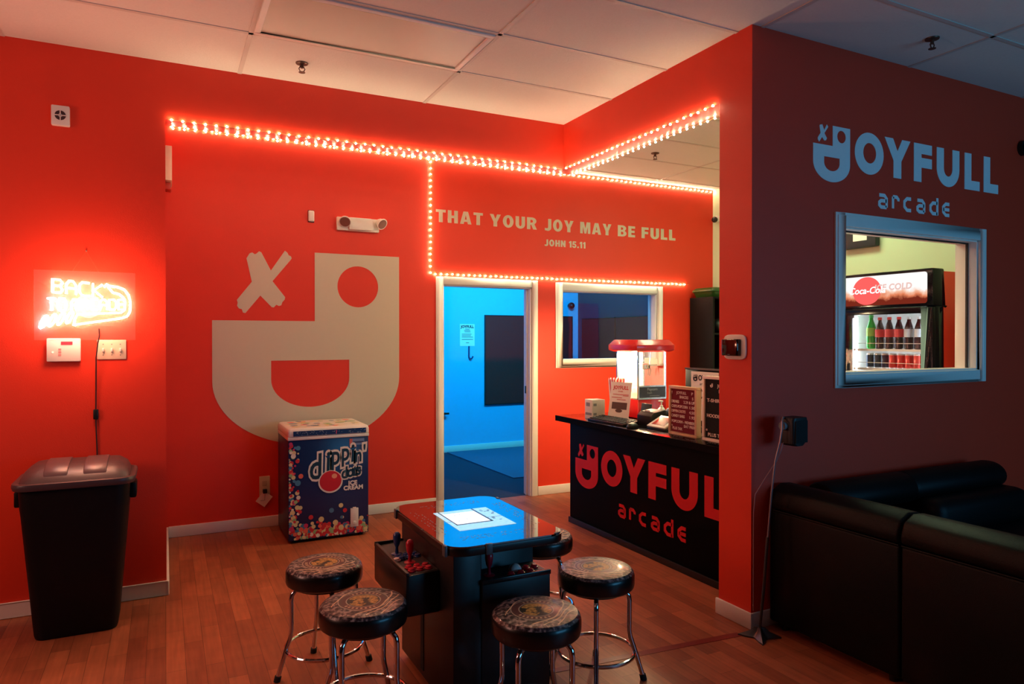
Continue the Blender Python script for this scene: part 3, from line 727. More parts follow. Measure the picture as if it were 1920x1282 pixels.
MB().box(-.003, .003, -.042, -.015, .026, .036).build('scroll_wheel', GREY, t, bevel=.002)
b = MB(); b.tube([(0, .055, .012), (.012, .085, .006), (.03, .11, .004), (.05, .12, .004)], .002, 6); b.build('cord', RUBBER, t)

t = on_counter('paper_notice', 'white leaning price notice with a keyboard picture behind the keyboard', 'notice', 3.20, 4.535, QL + .25)
M_ = Matrix.Rotation(-.16, 4, 'X')
b = MB(); b.box(-.105, .105, -.001, .001, 0, .30, M=M_); b.build('sheet', PAPER, t)
MB().prism([(.004, 0), (.10, 0), (.05, .26)], -.03, .03, axis='x').build('easel_foot', PAPER, t)
b = MB(); b.text('JOYFULL', .040, 0, .243, -.002, .0006, bold=.001, align='CENTER'); b.text('arcade', .018, 0, .222, -.002, .0006, align='CENTER')
for z, x0, x1 in ((.200, -.075, .085), (.192, .03, .085), (.175, -.085, .02), (.160, -.03, .06)): b.box(x0, x1, -.0025, -.0015, z, z + .004)
o = b.build('red_print', REDPR, t); o.rotation_euler = (-.16, 0, 0)
b = MB(); b.box(-.075, .078, -.0025, -.0015, .085, .14); b.shape([circ(0, .073, .035, .014)], -.0025, .001); o = b.build('keyboard_picture', mat('photo_print', (92, 74, 70)), t); o.rotation_euler = (-.16, 0, 0)

t = on_counter('receipt_printer', 'black receipt printer between the notice and the card reader', 'printer', 3.23, 4.13, QL + .1)
MB().prism([(-.09, 0), (.09, 0), (.09, .10), (.05, .118), (-.06, .105), (-.09, .08)], -.075, .075, axis='x').build('case', BLACK, t, bevel=.006)
MB().box(-.058, .058, -.062, -.045, .103, .1075).build('paper_slot', mat('slot_grey', (70, 72, 76)), t)
b = MB(); b.box(-.028, .028, -.058, -.056, .10, .118); b.build('paper_strip', PAPER, t)
t = on_counter('label_printer', 'grey-blue rounded till printer behind the card reader', 'printer', 3.46, 4.12, QL)
b = MB(); b.loft([[(a, c, z) for a, c in rrect(-.085 + i, .085 - i, -.08 + i, .08 - i, .035)] for z, i in ((0, 0), (.09, 0), (.115, .012), (.125, .035))]); b.build('case', mat('slate_plastic', (84, 96, 112), rough=.3), t)
t = on_counter('soap_bottle', 'white pump bottle in front of the popcorn machine', 'bottle', 3.42, 4.27)
b = MB(); b.lathe([(.026, 0), (.028, .01), (.028, .10), (.012, .118), (.012, .128)], 18); b.build('bottle', WPLAST, t)
b = MB(); b.cyl((0, 0, .128), (0, 0, .158), .005, n=8); b.box(-.030, .012, -.007, .007, .156, .166); b.build('pump', WPLAST, t)
t = on_counter('card_reader', 'white tilted card reader tablet on a dark stand', 'card reader', 3.145, 3.92, QL)
MB().prism([(-.06, 0), (.10, 0), (.10, .012), (-.06, .012)], -.10, .10, axis='x').build('stand', BLACK, t, bevel=.005)
b = MB(); M_ = Matrix.Translation((0, -.055, .014)) @ Matrix.Rotation(.46, 4, 'X'); b.box(-.098, .098, 0, .145, 0, .012, M=M_); tb_ = b.build('tablet', WPLAST, t, bevel=.003)
b = MB(); b.box(-.070, .070, .024, .125, .0118, .0128, M=M_); b.build('screen', mat('dark_screen', (50, 24, 26), rough=.12), tb_)
t = on_counter('phone_stand', 'small black tablet propped behind the notice', 'tablet', 3.33, 4.36, QL)
MB().box(-.06, .06, -.006, .006, .0, .14, M=Matrix.Rotation(-.15, 4, 'X')).build('slab', BLACK, t, bevel=.003)
MB().box(-.04, .04, 0, .05, 0, .012).build('foot', BLACK, t, bevel=.002)

def letter_board(name, label, x, y, wd, hh, face, lines, rz=QL, frame=None):
    t = on_counter(name, label, 'letter board', x, y, rz)
    w2 = wd / 2; fr = .018
    b = MB()
    for q in ((-w2, w2, 0, fr), (-w2, w2, hh - fr, hh), (-w2, -w2 + fr, fr, hh - fr), (w2 - fr, w2, fr, hh - fr)): b.box(q[0], q[1], -.018, .022, q[2], q[3])
    b.build('frame', frame, t, bevel=.002)
    b = MB(); b.box(-w2 + fr, w2 - fr, -.006, .018, fr, hh - fr)
    n = int((hh - 2 * fr) / .009)
    for i in range(n): b.box(-w2 + fr, w2 - fr, -.0085, -.006, fr + i * .009 + .0015, fr + i * .009 + .0075)
    b.build('felt', face, t)
    for s, x_, z_, sz, wdt in lines:
        MB().text(s, sz, x_, z_, -.0105, .0018, bold=sz * .012, width=wdt).build('letters', mat('letter_white', (232, 214, 205), rough=.5), t)
    b = MB(); b.box(-w2 + .03, w2 - .03, -.02, .06, 0, .010); b.build('foot', frame, t, bevel=.001)
    return t
OAK = mat('pale_oak', (206, 164, 128), rough=.5, var=.15, scale=25)
MAROON = mat('maroon_felt', (118, 20, 40), rough=.9, var=.1)
R_ = lambda s, x, z, w, sz=.026: (s, x, z, sz, w)
letter_board('letter_board', 'maroon letter board listing snack prices in a pale wood frame', 3.082, 3.612, .275, .326, MAROON, [
    R_('JOYFULL', -.068, .274, .100), R_('SNACKS', -.035, .246, .085), R_('!', -.115, .274, .006), R_('P', .082, .274, .014), R_('S', .088, .242, .012),
    R_('DRINKS', -.116, .214, .075), R_('2.29 & UP', .005, .214, .108), R_('CHIPS-POPCORN', -.116, .182, .162), R_('1.50', .064, .182, .050),
    R_('DIPPIN DOTS', -.116, .150, .140), R_('4.50', .060, .150, .052), R_('CANDY BARS', -.116, .118, .132), R_('1.92', .064, .118, .050),
    R_('POPCORN - MEMBERS', -.116, .081, .234), R_('EAT FREE', .010, .055, .108), R_('*', -.118, .047, .014), R_('PLUS TAX', -.106, .034, .098)], frame=OAK)
BOARDW = mat('pale_ash', (226, 206, 190), rough=.5, var=.08, scale=25)
letter_board('letter_board', 'taller black letter board listing T-shirts and hoodies beside the pillar', 3.078, 3.215, .400, .408, mat('black_felt', (16, 16, 17), rough=.9), [
    R_('JOYFULL', -.075, .340, .125, .030), R_('MERCH', -.060, .306, .090, .030), R_('T-SHIRTS', -.165, .246, .150, .030), R_('HOODIES', -.165, .150, .135, .030), R_('*', -.176, .052, .016, .032), R_('PLUS TAX', -.155, .030, .150, .030)], frame=BOARDW)
b = MB(); L1, L2 = emblem_loops(.016, -.125, .354); b.shape(L1, -.0105, .0018); b.build('emblem', mat('letter_white', (232, 214, 205)), bpy.data.objects['letter_board.001'])

t = on_counter('sign_holder', 'white JOYFULL arcade welcome poster in a black stand behind the letter boards', 'sign', 3.42, 3.83, QL)
MB().box(-.16, .30, -.004, .010, .02, .42).build('black_panel', BLACKG, t, bevel=.003)
MB().box(-.19, .30, -.05, .06, 0, .02).build('foot', BLACK, t, bevel=.003)
MB().box(-.165, .305, -.006, .012, .42, .432).build('top_rail', mat('grey_metal', (120, 116, 112), rough=.3, metal=.6), t)
MB().box(-.095, .185, -.007, -.004, .06, .408).build('poster', PAPER, t)
b = MB(); L1, L2 = emblem_loops(.030, -.050, .368); b.shape(L1, -.009, .001); b.shape(L2, -.009, .001)
b.text('OYFULL', .052, -.018, .347, -.009, .001, bold=.0016, width=.175); b.text('arcade', .030, .045, .312, -.009, .001, align='CENTER', track=1.2); b.text('Welcome', .028, .045, .266, -.009, .001, bold=.0008, align='CENTER'); b.text('Scan to Play', .026, .045, .218, -.009, .001, bold=.0006, align='CENTER')
b.build('poster_print', INK, t)

# popcorn machine ------------------------------------------------------------
t = thing('popcorn_machine', 'red tabletop popcorn machine glowing on the counter below the window', 'popcorn machine', (3.550, 4.70, CZ))
PRED = mat('popcorn_red', (214, 22, 30), rough=.25, var=.05, coat=.3)
w = .142; d = .150
MB().box(-w, w, -d, d, .0, .150).build('base', PRED, t, bevel=.006)
b = MB(); b.box(-w, w, -d - .004, -d, .150, .262, 0); b.box(-w + .012, w - .012, -d - .006, -d - .004, .164, .250, 1); b.build('front_plate', [mat('steel_plate', (170, 170, 172), rough=.25, metal=.9), mat('dark_sign', (38, 32, 32), rough=.3)], t)
b = MB(); b.text('Popcorn', .030, -.055, .222, -d - .007, .001, bold=.001); b.text('fresh', .024, -.055, .195, -d - .007, .001); b.box(-.03, .07, -d - .007, -d - .006, .176, .180); b.build('sign_print', mat('sign_ink', (150, 145, 140)), t)
STEEL = mat('brushed_steel', (190, 190, 192), rough=.22, metal=1.0)
b = MB()
for x in (-w, w - .012):
    for y in (-d, d - .012): b.box(x, x + .012, y, y + .012, .150, .535)
b.box(-w, w, -d, d, .150, .158); b.box(-w, w, d - .004, d, .15, .20)
b.build('frame', STEEL, t)
PG = pane_mat('popcorn_glass', tint=(.98, .97, .95), refl=.04)
MB().box(-w + .012, w - .012, -d + .003, -d + .006, .262, .535).build('front_glass', PG, t)
MB().box(-w + .003, -w + .006, -d + .012, d - .012, .158, .535).build('side_glass', pane_mat('glare_popcorn_glass', tint=(.98, .95, .90), refl=.04, haze=.45), t)  # white lamp glare put into this pane as diffuse haze
MB().box(w - .006, w - .003, -d + .012, d - .012, .158, .535).build('side_glass', PG, t)
MB().box(-w + .012, w - .012, d - .009, d - .006, .158, .535).build('back_glass', pane_mat('warm_popcorn_glass', tint=(.98, .92, .82), refl=.03, haze=.22), t)  # pane tinted warm, with some haze mixed in
b = MB(); b.loft([[(-w - i, -d - i, z), (w + i, -d - i, z), (w + i, d + i, z), (-w - i, d + i, z)] for z, i in ((.535, .02), (.548, .048), (.590, .048), (.634, .015))]); b.build('canopy', PRED, t, bevel=.003)
k = MB(); k.lathe([(.030, .385), (.046, .392), (.048, .43), (.044, .436), (.030, .436)], 20, c=(.02, .0, 0)); k.build('kettle', STEEL, t)
k = MB(); k.cyl((.02, 0, .436), (.02, 0, .54), .005, n=8); k.cyl((.0, 0, .43), (-.005, 0, .54), .004, n=8); k.cyl((.06, 0, .41), (.085, 0, .405), .012, n=10); k.build('kettle_hanger', mat('dark_steel', (70, 66, 62), rough=.35, metal=.9), t)
k = MB(); k.tube([(.085, 0, .41), (.11, .01, .38), (.105, .02, .33), (.08, .01, .34), (.09, 0, .42), (.10, 0, .535)], .003, 6); k.build('kettle_cord', BLACK, t)
bulb = MB(); bulb.sphere((-.055, .02, .480), .028, 16, 10); bulb.build('lamp', glow('popcorn_lamp', (1.0, .76, .46), 3600), t)
MB().cyl((-.055, .02, .505), (-.055, .02, .535), .016, n=12).build('lamp_socket', WPLAST, t)
pile = MB()
for i in range(160):
    x, y = random.uniform(-w + .03, w - .03), random.uniform(-d + .03, d - .04); h = .185 + .05 * (1 - (x / w) ** 2) * random.random()
    pile.sphere((x, y, h), random.uniform(.009, .014), 6, 4)
o = pile.build('popcorn', mat('popcorn_cream', (244, 226, 170), rough=.8), t); o['kind'] = 'stuff'
t = on_counter('popcorn_box', 'red and white striped popcorn box standing left of the popcorn machine', 'popcorn box', 3.325, 4.73)
b = MB(); n = 6
for f in range(4):
    R4 = Matrix.Rotation(f * math.pi / 2, 4, 'Z')
    for i in range(n):
        u0, u1 = -1 + 2 * i / n, -1 + 2 * (i + 1) / n
        b.add([(u0 * .034, -.034, 0), (u1 * .034, -.034, 0), (u1 * .048, -.048, .305), ((u0 + u1) / 2 * .048, -.048, .322), (u0 * .048, -.048, .305)], [(0, 1, 2, 3, 4)], mi=i % 2, M=R4)
b.add([(-.034, -.034, .0), (.034, -.034, 0), (.034, .034, 0), (-.034, .034, 0)], [(0, 3, 2, 1)])
b.build('striped_carton', [PAPER, REDPR], t)

# ------------------------------------------------------------------ shelf in the booth corner
t = thing('shelf_unit', 'tall black open shelf unit in the corner of the booth by the pillar', 'shelf', (5.165, 5.60, 0))
b = MB(); b.box(-.162, -.140, -.175, .175, 0, 1.92); SHELFM = mat('black_shelf_board', (10, 10, 10), rough=.6, spec=.15); b.build('side_panel', SHELFM, t, bevel=.002)
MB().box(.140, .162, -.175, .175, 0, 1.92).build('side_panel', SHELFM, t, bevel=.002)
for z in (.08, .62, 1.16, 1.53, 1.90):
    MB().box(-.140, .140, -.175, .175, z, z + .020).build('shelf_board', SHELFM, t, bevel=.001)
t = thing('storage_bin', 'green plastic bin lid on top of the black shelf unit', 'bin', (5.165, 5.60, 1.92))
b = MB(); b.loft([[(a, c, z) for a, c in rrect(-x, x, -y, y, .04)] for z, x, y in ((0, .125, .140), (.055, .145, .16), (.058, .155, .168), (.075, .155, .168), (.10, .130, .145))]); b.build('tub', mat('green_plastic', (38, 74, 26), rough=.35), t, bevel=.002)
t = thing('round_gadget', 'black rounded gadget with a pale coiled cord on the black shelf unit', 'gadget', (5.165, 5.52, 1.55))
b = MB(); b.sphere((0, 0, .075), .075, 18, 10); b.build('shell', BLACK, t)
b = MB(); b.tube([(.02 + .03 * math.cos(a * 1.3), -.07 - .01 * math.sin(a), .05 + .05 * math.sin(a * .9 + 1)) for a in [i * .5 for i in range(16)]], .003, 6); b.build('coiled_cord', PAPER, t)
t = thing('security_camera', 'small round camera on the cream booth wall near its far corner', 'camera', (XR, 5.72, 2.78), QL)
MB().cyl((0, 0, 0), (0, -.03, 0), .035, n=20).build('mount', WPLAST, t)
b = MB(); b.sphere((0, -.05, -.01), .032, 16, 10); b.build('dome', BLACK, t)
t = thing('wall_speaker', 'black box with a white label hung high in the booth, seen through the window', 'speaker', (XR, 3.985, 2.265), QL)
MB().box(-.165, .165, -.06, 0, 0, .30).build('case', mat('charcoal_plastic', (30, 38, 44), rough=.5), t, bevel=.012)
MB().box(-.045, .085, -.0615, -.06, .058, .22).build('label', PAPER, t)

# ------------------------------------------------------------------ drinks fridge
t = thing('drinks_fridge', 'lit glass-door drinks fridge with red sides inside the booth', 'fridge', (4.745, 3.372, 0), QL)
w = .378; D_ = .58; FZ = 1.985
FRED = mat('fridge_red', (240, 60, 40), rough=.35, var=.03)
b = MB(); b.box(-w, -w + .03, .10, D_, 0, FZ - .02); b.box(w - .03, w, .10, D_, 0, FZ - .02); b.box(-w, w, D_ - .03, D_, 0, FZ - .02); b.build('red_cabinet', FRED, t, bevel=.003)
FW_ = mat('fridge_liner', (236, 240, 242), rough=.4, var=.02)
b = MB(); b.box(-w + .03, -w + .036, .10, D_ - .03, .12, 1.72); b.box(w - .036, w - .03, .10, D_ - .03, .12, 1.72); b.box(-w + .03, w - .03, D_ - .036, D_ - .03, .12, 1.72); b.box(-w + .03, w - .03, .10, D_ - .03, .12, .126); b.box(-w + .03, w - .03, .10, D_ - .03, 1.70, 1.72); b.build('liner', FW_, t)
FB = mat('fridge_black', (14, 16, 20), rough=.16, var=.1, spec=.2)
b = MB(); b.box(-w, w, 0, .13, 1.722, FZ, 0); b.box(-w, w, 0, .13, 0, .12); b.box(-w, -w + .052, .032, .13, .12, 1.722); b.box(w - .075, w, .032, .13, .12, 1.722); b.build('header', FB, t, bevel=.012)
b = MB()
for q in ((-w, -w + .055, .13, 1.715), (w - .085, w, .13, 1.715), (-w + .055, w - .085, .13, .19), (-w + .055, w - .085, 1.672, 1.715)): b.box(q[0], q[1], .0, .030, q[2], q[3])
dr = b.build('door_frame', FB, t, bevel=.006)
MB().box(-w + .055, w - .085, .012, .016, .19, 1.672).build('door_glass', PANE, dr)
MB().box(-w + .062, -w + .068, -.03, .0, .8, 1.3).build('door_handle', CHROME, dr, bevel=.002)
# illuminated sign
def sign_mat():
    m = bpy.data.materials.new('fridge_sign'); m.use_nodes = True; nt = m.node_tree; N = nt.nodes; L = nt.links; N.clear()
    tc = N.new('ShaderNodeTexCoord'); sp = N.new('ShaderNodeSeparateXYZ'); L.new(tc.outputs['Object'], sp.inputs[0])
    nz = N.new('ShaderNodeTexNoise'); nz.inputs['Scale'].default_value = 14; nz.inputs['Detail'].default_value = 5; L.new(tc.outputs['Object'], nz.inputs['Vector'])
    ma = N.new('ShaderNodeMath'); ma.operation = 'MULTIPLY_ADD'; ma.inputs[1].default_value = .11; L.new(nz.outputs['Fac'], ma.inputs[0]); L.new(sp.outputs['Z'], ma.inputs[2])
    rp = N.new('ShaderNodeMapRange'); rp.inputs['From Min'].default_value = 1.835; rp.inputs['From Max'].default_value = 1.91; L.new(ma.outputs[0], rp.inputs['Value'])
    cr = N.new('ShaderNodeValToRGB'); cr.color_ramp.elements[0].color = lin((120, 40, 24)) + (1,); cr.color_ramp.elements[1].color = (1, .98, .95, 1)
    e1 = cr.color_ramp.elements.new(.35); e1.color = lin((228, 130, 90)) + (1,); e2 = cr.color_ramp.elements.new(.7); e2.color = lin((246, 190, 160)) + (1,)
    L.new(rp.outputs[0], cr.inputs[0])
    e = N.new('ShaderNodeEmission'); e.inputs[1].default_value = 1.15; L.new(cr.outputs[0], e.inputs[0]); o = N.new('ShaderNodeOutputMaterial'); L.new(e.outputs[0], o.inputs[0])
    return m
b = MB(); b.prism(rrect(-w + .012, w - .04, 1.742, 1.962, .02), -.003, .002, axis='y'); sg = b.build('sign_panel', sign_mat(), t)
b = MB(); b.shape([circ(-.125, 1.852, .118, .105)], -.006, .001); b.build('sign_disc', glow('sign_red', lin((244, 96, 92)), 1.25), sg)
b = MB(); b.text('Coca-Cola', .070, -.125, 1.832, -.0075, .001, bold=.001, align='CENTER', shear=.25); b.build('sign_lettering', glow('sign_white', (1, .97, .95), 1.7), sg)
b = MB(); b.text('ICE COLD', .062, .085, 1.850, -.0075, .001, bold=.002, shear=.1, track=1.05, align='CENTER'); b.build('sign_lettering', glow('sign_pale_pink', (.95, .62, .56), 1.0), sg)
# interior light tubes
LT = glow('fridge_tube', (.86, .95, 1.0), 26.0)
for x in (-w + .062, w - .085): MB().cyl((x, .140, .2), (x, .140, 1.66), .007, n=10).build('light_tube', LT, t)
for z in (1.02, 1.262, 1.410):
    b = MB()
    for i in range(19): b.cyl((-w + .04 + i * .038, .14, z), (-w + .04 + i * .038, D_ - .04, z), .0025, n=6)
    b.box(-w + .036, w - .036, .135, .139, z - .012, z + .004); b.box(-w + .036, w - .036, .136, .138, z + .045, z + .049)
    b.build('wire_shelf', WPLAST, t)
# bottles and cans stand in the fridge (things of their own)
def bottle_thing(name, label, body, cap, lab, lx, ly, z, h=.235, group=None):
    P = Matrix.Translation((4.745, 3.372, 0)) @ Matrix.Rotation(QL, 4, 'Z') @ Vector((lx, ly, z))
    t = thing(name, label, 'bottle', P, QL, group)
    k = h / .235
    MB().lathe([(.024 * k, 0), (.0315 * k, .006 * k), (.0315 * k, .075 * k), (.029 * k, .09 * k), (.0315 * k, .105 * k), (.0315 * k, .140 * k), (.026 * k, .165 * k), (.013 * k, .205 * k), (.0125 * k, .218 * k)], 20).build('bottle_body', body, t)
    MB().lathe([(.0145 * k, .216 * k), (.0145 * k, .234 * k), (.012 * k, .236 * k)], 16).build('cap', cap, t)
    MB().lathe([(.0319 * k, .088 * k), (.0323 * k, .092 * k), (.0323 * k, .142 * k), (.0319 * k, .146 * k)], 20).build('label_band', lab, t)
    return t
COLA = mat('cola_dark', (34, 16, 14), rough=.12, coat=.5); GRN = mat('green_bottle', (20, 190, 60), rough=.15, coat=.5)
CAPR = mat('red_cap', (226, 60, 60)); CAPW = mat('pale_cap', (225, 228, 232)); LABR = mat('red_label', (214, 56, 64)); LABS = mat('silver_label', (190, 200, 214), rough=.3); LABG = mat('lime_label', (160, 220, 90))
SHZ = 1.414
bottle_thing('soda_bottle', 'bright green soda bottle at the left of the lit fridge shelf', GRN, mat('green_cap', (60, 200, 90)), LABG, -.228, .19, SHZ, .262, 'bottles on the fridge shelf')
for i, (s, cp, lb) in enumerate((('red-capped cola bottle right beside the green bottle in the fridge', CAPR, LABR), ('middle of the three red-capped cola bottles in the fridge', CAPR, LABR), ('third red-capped cola bottle from the green bottle in the fridge', CAPR, LABR),
                     ('cola bottle with pale cap and silver label next to the red-capped ones', CAPW, LABS), ('cola bottle with silver label at the right end of the fridge shelf', CAPW, LABS))):
    bottle_thing('cola_bottle', s, COLA, cp, lb, -.155 + i * .078, .19, SHZ, .242, 'bottles on the fridge shelf')
def can_thing(label, m1, m2, lx, ly, z):
    P = Matrix.Translation((4.745, 3.372, 0)) @ Matrix.Rotation(QL, 4, 'Z') @ Vector((lx, ly, z))
    t = thing('drink_can', label, 'can', P, QL, 'cans on the lower fridge shelf')
    MB().lathe([(.024, 0), (.029, .008), (.029, .102), (.024, .112)], 18, mis=[1, 0, 1]).build('can_body', [m1, m2], t)
    MB().lathe([(.024, .112), (.0235, .1145), (.019, .113)], 18).build('can_lid', STEEL, t)
CB = mat('can_dark', (40, 60, 78), rough=.25, metal=.5); CR = mat('can_red', (206, 66, 56), rough=.25, metal=.3); CW = mat('can_silver', (220, 214, 208), rough=.25, metal=.4)
for i, s in enumerate(('dark can at the left end of the lower fridge shelf', 'middle dark can of three on the lower fridge shelf', 'dark can next to the red cans on the lower fridge shelf')):
    can_thing(s, CB, CW, -.235 + i * .062, .19, 1.266)
for i, s in enumerate(('red can next to the dark cans on the lower fridge shelf', 'second red can from the dark cans on the lower fridge shelf', 'third red can from the dark cans on the lower fridge shelf', 'red can next to the pale bottle on the lower fridge shelf')):
    can_thing(s, CR, CW, -.045 + i * .064, .19, 1.266)
bottle_thing('water_bottle', 'pale bottle at the right end of the lower fridge shelf', mat('pale_bottle', (206, 222, 232), rough=.15), CAPW, LABR, .220, .19, 1.266, .20, 'bottles on the fridge shelf')

# ------------------------------------------------------------------ party room
TACK = mat('maroon_board', (165, 14, 14), rough=.75, var=.1, scale=60)
t = thing('pin_board', 'large maroon pin board on the blue wall seen through the doorway', 'board', (4.515, YBL - .001, 1.20))
MB().box(-.675, .675, -.022, 0, -.59, .595).build('panel', TACK, t)
b = MB()
for q in ((-.685, .685, -.60, -.59), (-.685, .685, .595, .605), (-.685, -.675, -.59, .595), (.675, .685, -.59, .595)): b.box(q[0], q[1], -.028, 0, q[2], q[3])
b.build('edge_trim', BLACK, t)
for i, (y0, y1, s) in enumerate(((8.36, 7.56, 'maroon pin board on the dark side wall seen through the far window, left one'), (7.53, 6.35, 'maroon pin board on the dark side wall seen through the far window, right one'))):
    t = thing('pin_board', s, 'board', (XR - .041, (y0 + y1) / 2, 1.20), QL, 'side wall pin boards')
    hw_ = (y0 - y1) / 2
    MB().box(-hw_, hw_, -.022, 0, -.59, .56).build('panel', TACK, t)
    b = MB(); b.box(-hw_, hw_, -.028, 0, .56, .572); b.box(-hw_, hw_, -.028, 0, -.60, -.59); b.build('edge_trim', BLACK, t)
t = thing('paper_poster', 'printed sheet taped to the blue wall beyond the doorway', 'poster', (3.583, YBL, 1.535))
b = MB(); b.box(-.105, .105, -.004, -.001, -.145, .145); b.build('sheet', PAPER, t)
b = MB(); b.text('JOYFULL', .048, 0, .095, -.006, .001, bold=.002, align='CENTER'); 
for z, x0, x1 in ((.075, -.03, .03), (.058, -.045, .04), (.04, -.04, .045), (.01, -.08, .06), (-.01, -.08, .05), (-.03, -.08, .08), (-.06, -.08, .08), (-.105, -.02, .025)): b.box(x0, x1, -.006, -.005, z, z + .006)
b.build('sheet_print', INK, t)
t = thing('coat_hook', 'blue-grey hook on the wall under the taped sheet', 'hook', (3.605, YBL, 1.30))
b = MB(); b.tube([(0, -.012, .09), (0, -.012, -.05), (.01, -.02, -.078), (.03, -.035, -.075), (.045, -.04, -.045)], .010, 8); b.build('hook', mat('hook_blue', (40, 60, 110)), t)
t = thing('wall_camera', 'round black camera on the blue wall seen through the far window', 'camera', (5.165, YBL, 1.955))
MB().cyl((0, 0, 0), (0, -.02, 0), .035, n=18).build('mount', BLACK, t)
b = MB(); b.sphere((0, -.05, 0), .048, 18, 12); b.build('ball', mat('black_gloss', (8, 8, 10), rough=.15), t)
t = thing('wall_peg', 'small black peg low on the blue wall at the left of the doorway', 'peg', (3.262, YBL, .515))
b = MB(); b.cyl((0, 0, 0), (0, -.05, 0), .012, n=12); b.box(-.06, .04, -.07, -.05, -.012, .012); b.build('peg', BLACK, t, bevel=.003)
t = thing('floor_mat', 'blue-grey rug on the dark carpet beyond the doorway', 'rug', (4.3, 7.45, 0))
MB().prism([(-1.02, 1.01), (-.985, -.85), (.9, -.85), (.9, 1.01)], 0, .012).build('pile', mat('rug_grey', (70, 92, 122), rough=.95, var=.2, scale=120, bump=.5), t, bevel=.003)

# ------------------------------------------------------------------ arcade table
TX, TY, TZ = 1.222, 2.830, .700
t = thing('arcade_table', 'black cocktail arcade table with lit screen among the stools', 'arcade table', (TX, TY, 0))
CAB = mat('cabinet_black', (16, 15, 16), rough=.4, var=.15)
RIM = mat('black_t_moulding', (12, 12, 13), rough=.35)
b = MB(); b.prism(rrect(-.262, .262, -.385, .385, .085, 8), .662, .694); b.build('top_rim', RIM, t, bevel=.004)
TOPG = mat('tinted_top_glass', (158, 156, 160), rough=.02, metal=1.0, var=.02)
b = MB(); b.prism(rrect(-.258, .258, -.381, .381, .082, 10), .6938, TZ); tg_ = b.build('glass_top', TOPG, t)
def screen_mat():
    m = bpy.data.materials.new('arcade_screen'); m.use_nodes = True; nt = m.node_tree; b = nt.nodes['Principled BSDF']
    b.inputs['Base Color'].default_value = (.02, .02, .02, 1); b.inputs['Roughness'].default_value = .02
    tc = nt.nodes.new('ShaderNodeTexCoord'); nz = nt.nodes.new('ShaderNodeTexNoise'); nz.inputs['Scale'].default_value = 60
    nt.links.new(tc.outputs['Object'], nz.inputs['Vector'])
    cr = nt.nodes.new('ShaderNodeValToRGB'); cr.color_ramp.elements[0].position = .3; cr.color_ramp.elements[0].color = (.50, .80, 1, 1); cr.color_ramp.elements[1].position = .6; cr.color_ramp.elements[1].color = (.62, .88, 1, 1)
    nt.links.new(nz.outputs['Fac'], cr.inputs[0]); nt.links.new(cr.outputs[0], b.inputs['Emission Color']); b.inputs['Emission Strength'].default_value = .80
    return m
b = MB(); b.box(-.132, .130, -.165, .155, TZ, TZ + .0012); sc = b.build('screen', screen_mat(), t)
b = MB(); b.box(-.108, .050, -.072, .112, TZ + .0012, TZ + .0016); b.build('bright_window', glow('screen_white', (.95, .98, 1.0), 1.25), sc)
b = MB()
b.box(-.112, -.106, -.085, .155, TZ + .0012, TZ + .0018); b.box(.052, .060, -.085, .155, TZ + .0012, TZ + .0018); b.box(-.112, .060, -.085, -.074, TZ + .0012, TZ + .0018); b.box(-.132, .13, -.022, -.018, TZ + .0012, TZ + .0014)
for i in range(14):
    x, y = random.uniform(.068, .118), random.uniform(-.08, .14); b.box(x, x + .012, y, y + .006, TZ + .0012, TZ + .0016)
for i in range(5):
    x, y = random.uniform(-.09, .03), random.uniform(-.03, .09); b.box(x, x + .006, y, y + .003, TZ + .0016, TZ + .0019)
b.build('screen_lines', mat('screen_teal', (30, 90, 120), rough=.3), sc)
b = MB()
for (cx, cy, ax, n_, L_) in ((-.205, .02, 'y', 26, .40), (.205, .0, 'y', 26, .44), (.0, -.275, 'x', 22, .34), (.0, .275, 'x', 20, .30)):
    for r_ in range(3):
        for i in range(n_):
            u = (i / n_ - .5) * L_ + random.uniform(-.004, .004); v = (r_ - 1) * .018; l = random.uniform(.004, .012)
            if random.random() < .45: continue
            x, y = (cx + v, cy + u) if ax == 'y' else (cx + u, cy + v)
            b.box(x, x + (.003 if ax == 'y' else l), y, y + (l if ax == 'y' else .003), TZ - .0002, TZ + .0006)
b.build('instruction_print', mat('print_grey', (150, 146, 146), rough=.5), tg_)['kind'] = 'stuff'
# clips holding the glass
for (x, y, rz) in ((-.10, -.385, 0), (.215, -.365, .45), (-.262, -.33, -1.57), (-.262, .30, -1.57), (.262, .30, 1.57)):
    o = MB().box(-.014, .014, -.006, .006, .660, TZ + .003).build('glass_clip', mat('clip_grey', (96, 100, 104), rough=.4, metal=.4), t, bevel=.002); o.location = (x, y, 0); o.rotation_euler = (0, 0, rz)
b = MB()
b.box(-.225, -.105, -.325, .33, .03, .662); b.box(-.105, .205, -.18, .33, .03, .662); b.box(-.105, .205, -.325, -.18, .03, .53); b.build('cabinet', CAB, t, bevel=.004)
MB().box(-.20, .19, -.30, .31, 0, .03).build('plinth', BLACK, t)
MB().box(-.2275, -.2245, .02, .055, .06, .40).build('door_gap', RUBBER, t)
MB().cyl((-.2245, -.012, .33), (-.2285, -.012, .33), .009, n=14).build('door_lock', CHROME, t)
PANELM = mat('panel_vinyl', (44, 38, 38), rough=.45, var=.1)
RBTN = mat('red_button', (200, 24, 50), rough=.25, coat=.3); BBTN = mat('blue_button', (24, 60, 120), rough=.25, coat=.3)
def joystick(parent, x, y, z, m):
    b = MB(); b.lathe([(.024, 0), (.024, .003), (.008, .006), (.006, .03), (.013, .045), (.017, .070), (.0165, .085), (.010, .095), (.003, .098)], 18, c=(x, y, z)); return b.build('joystick', m, parent)
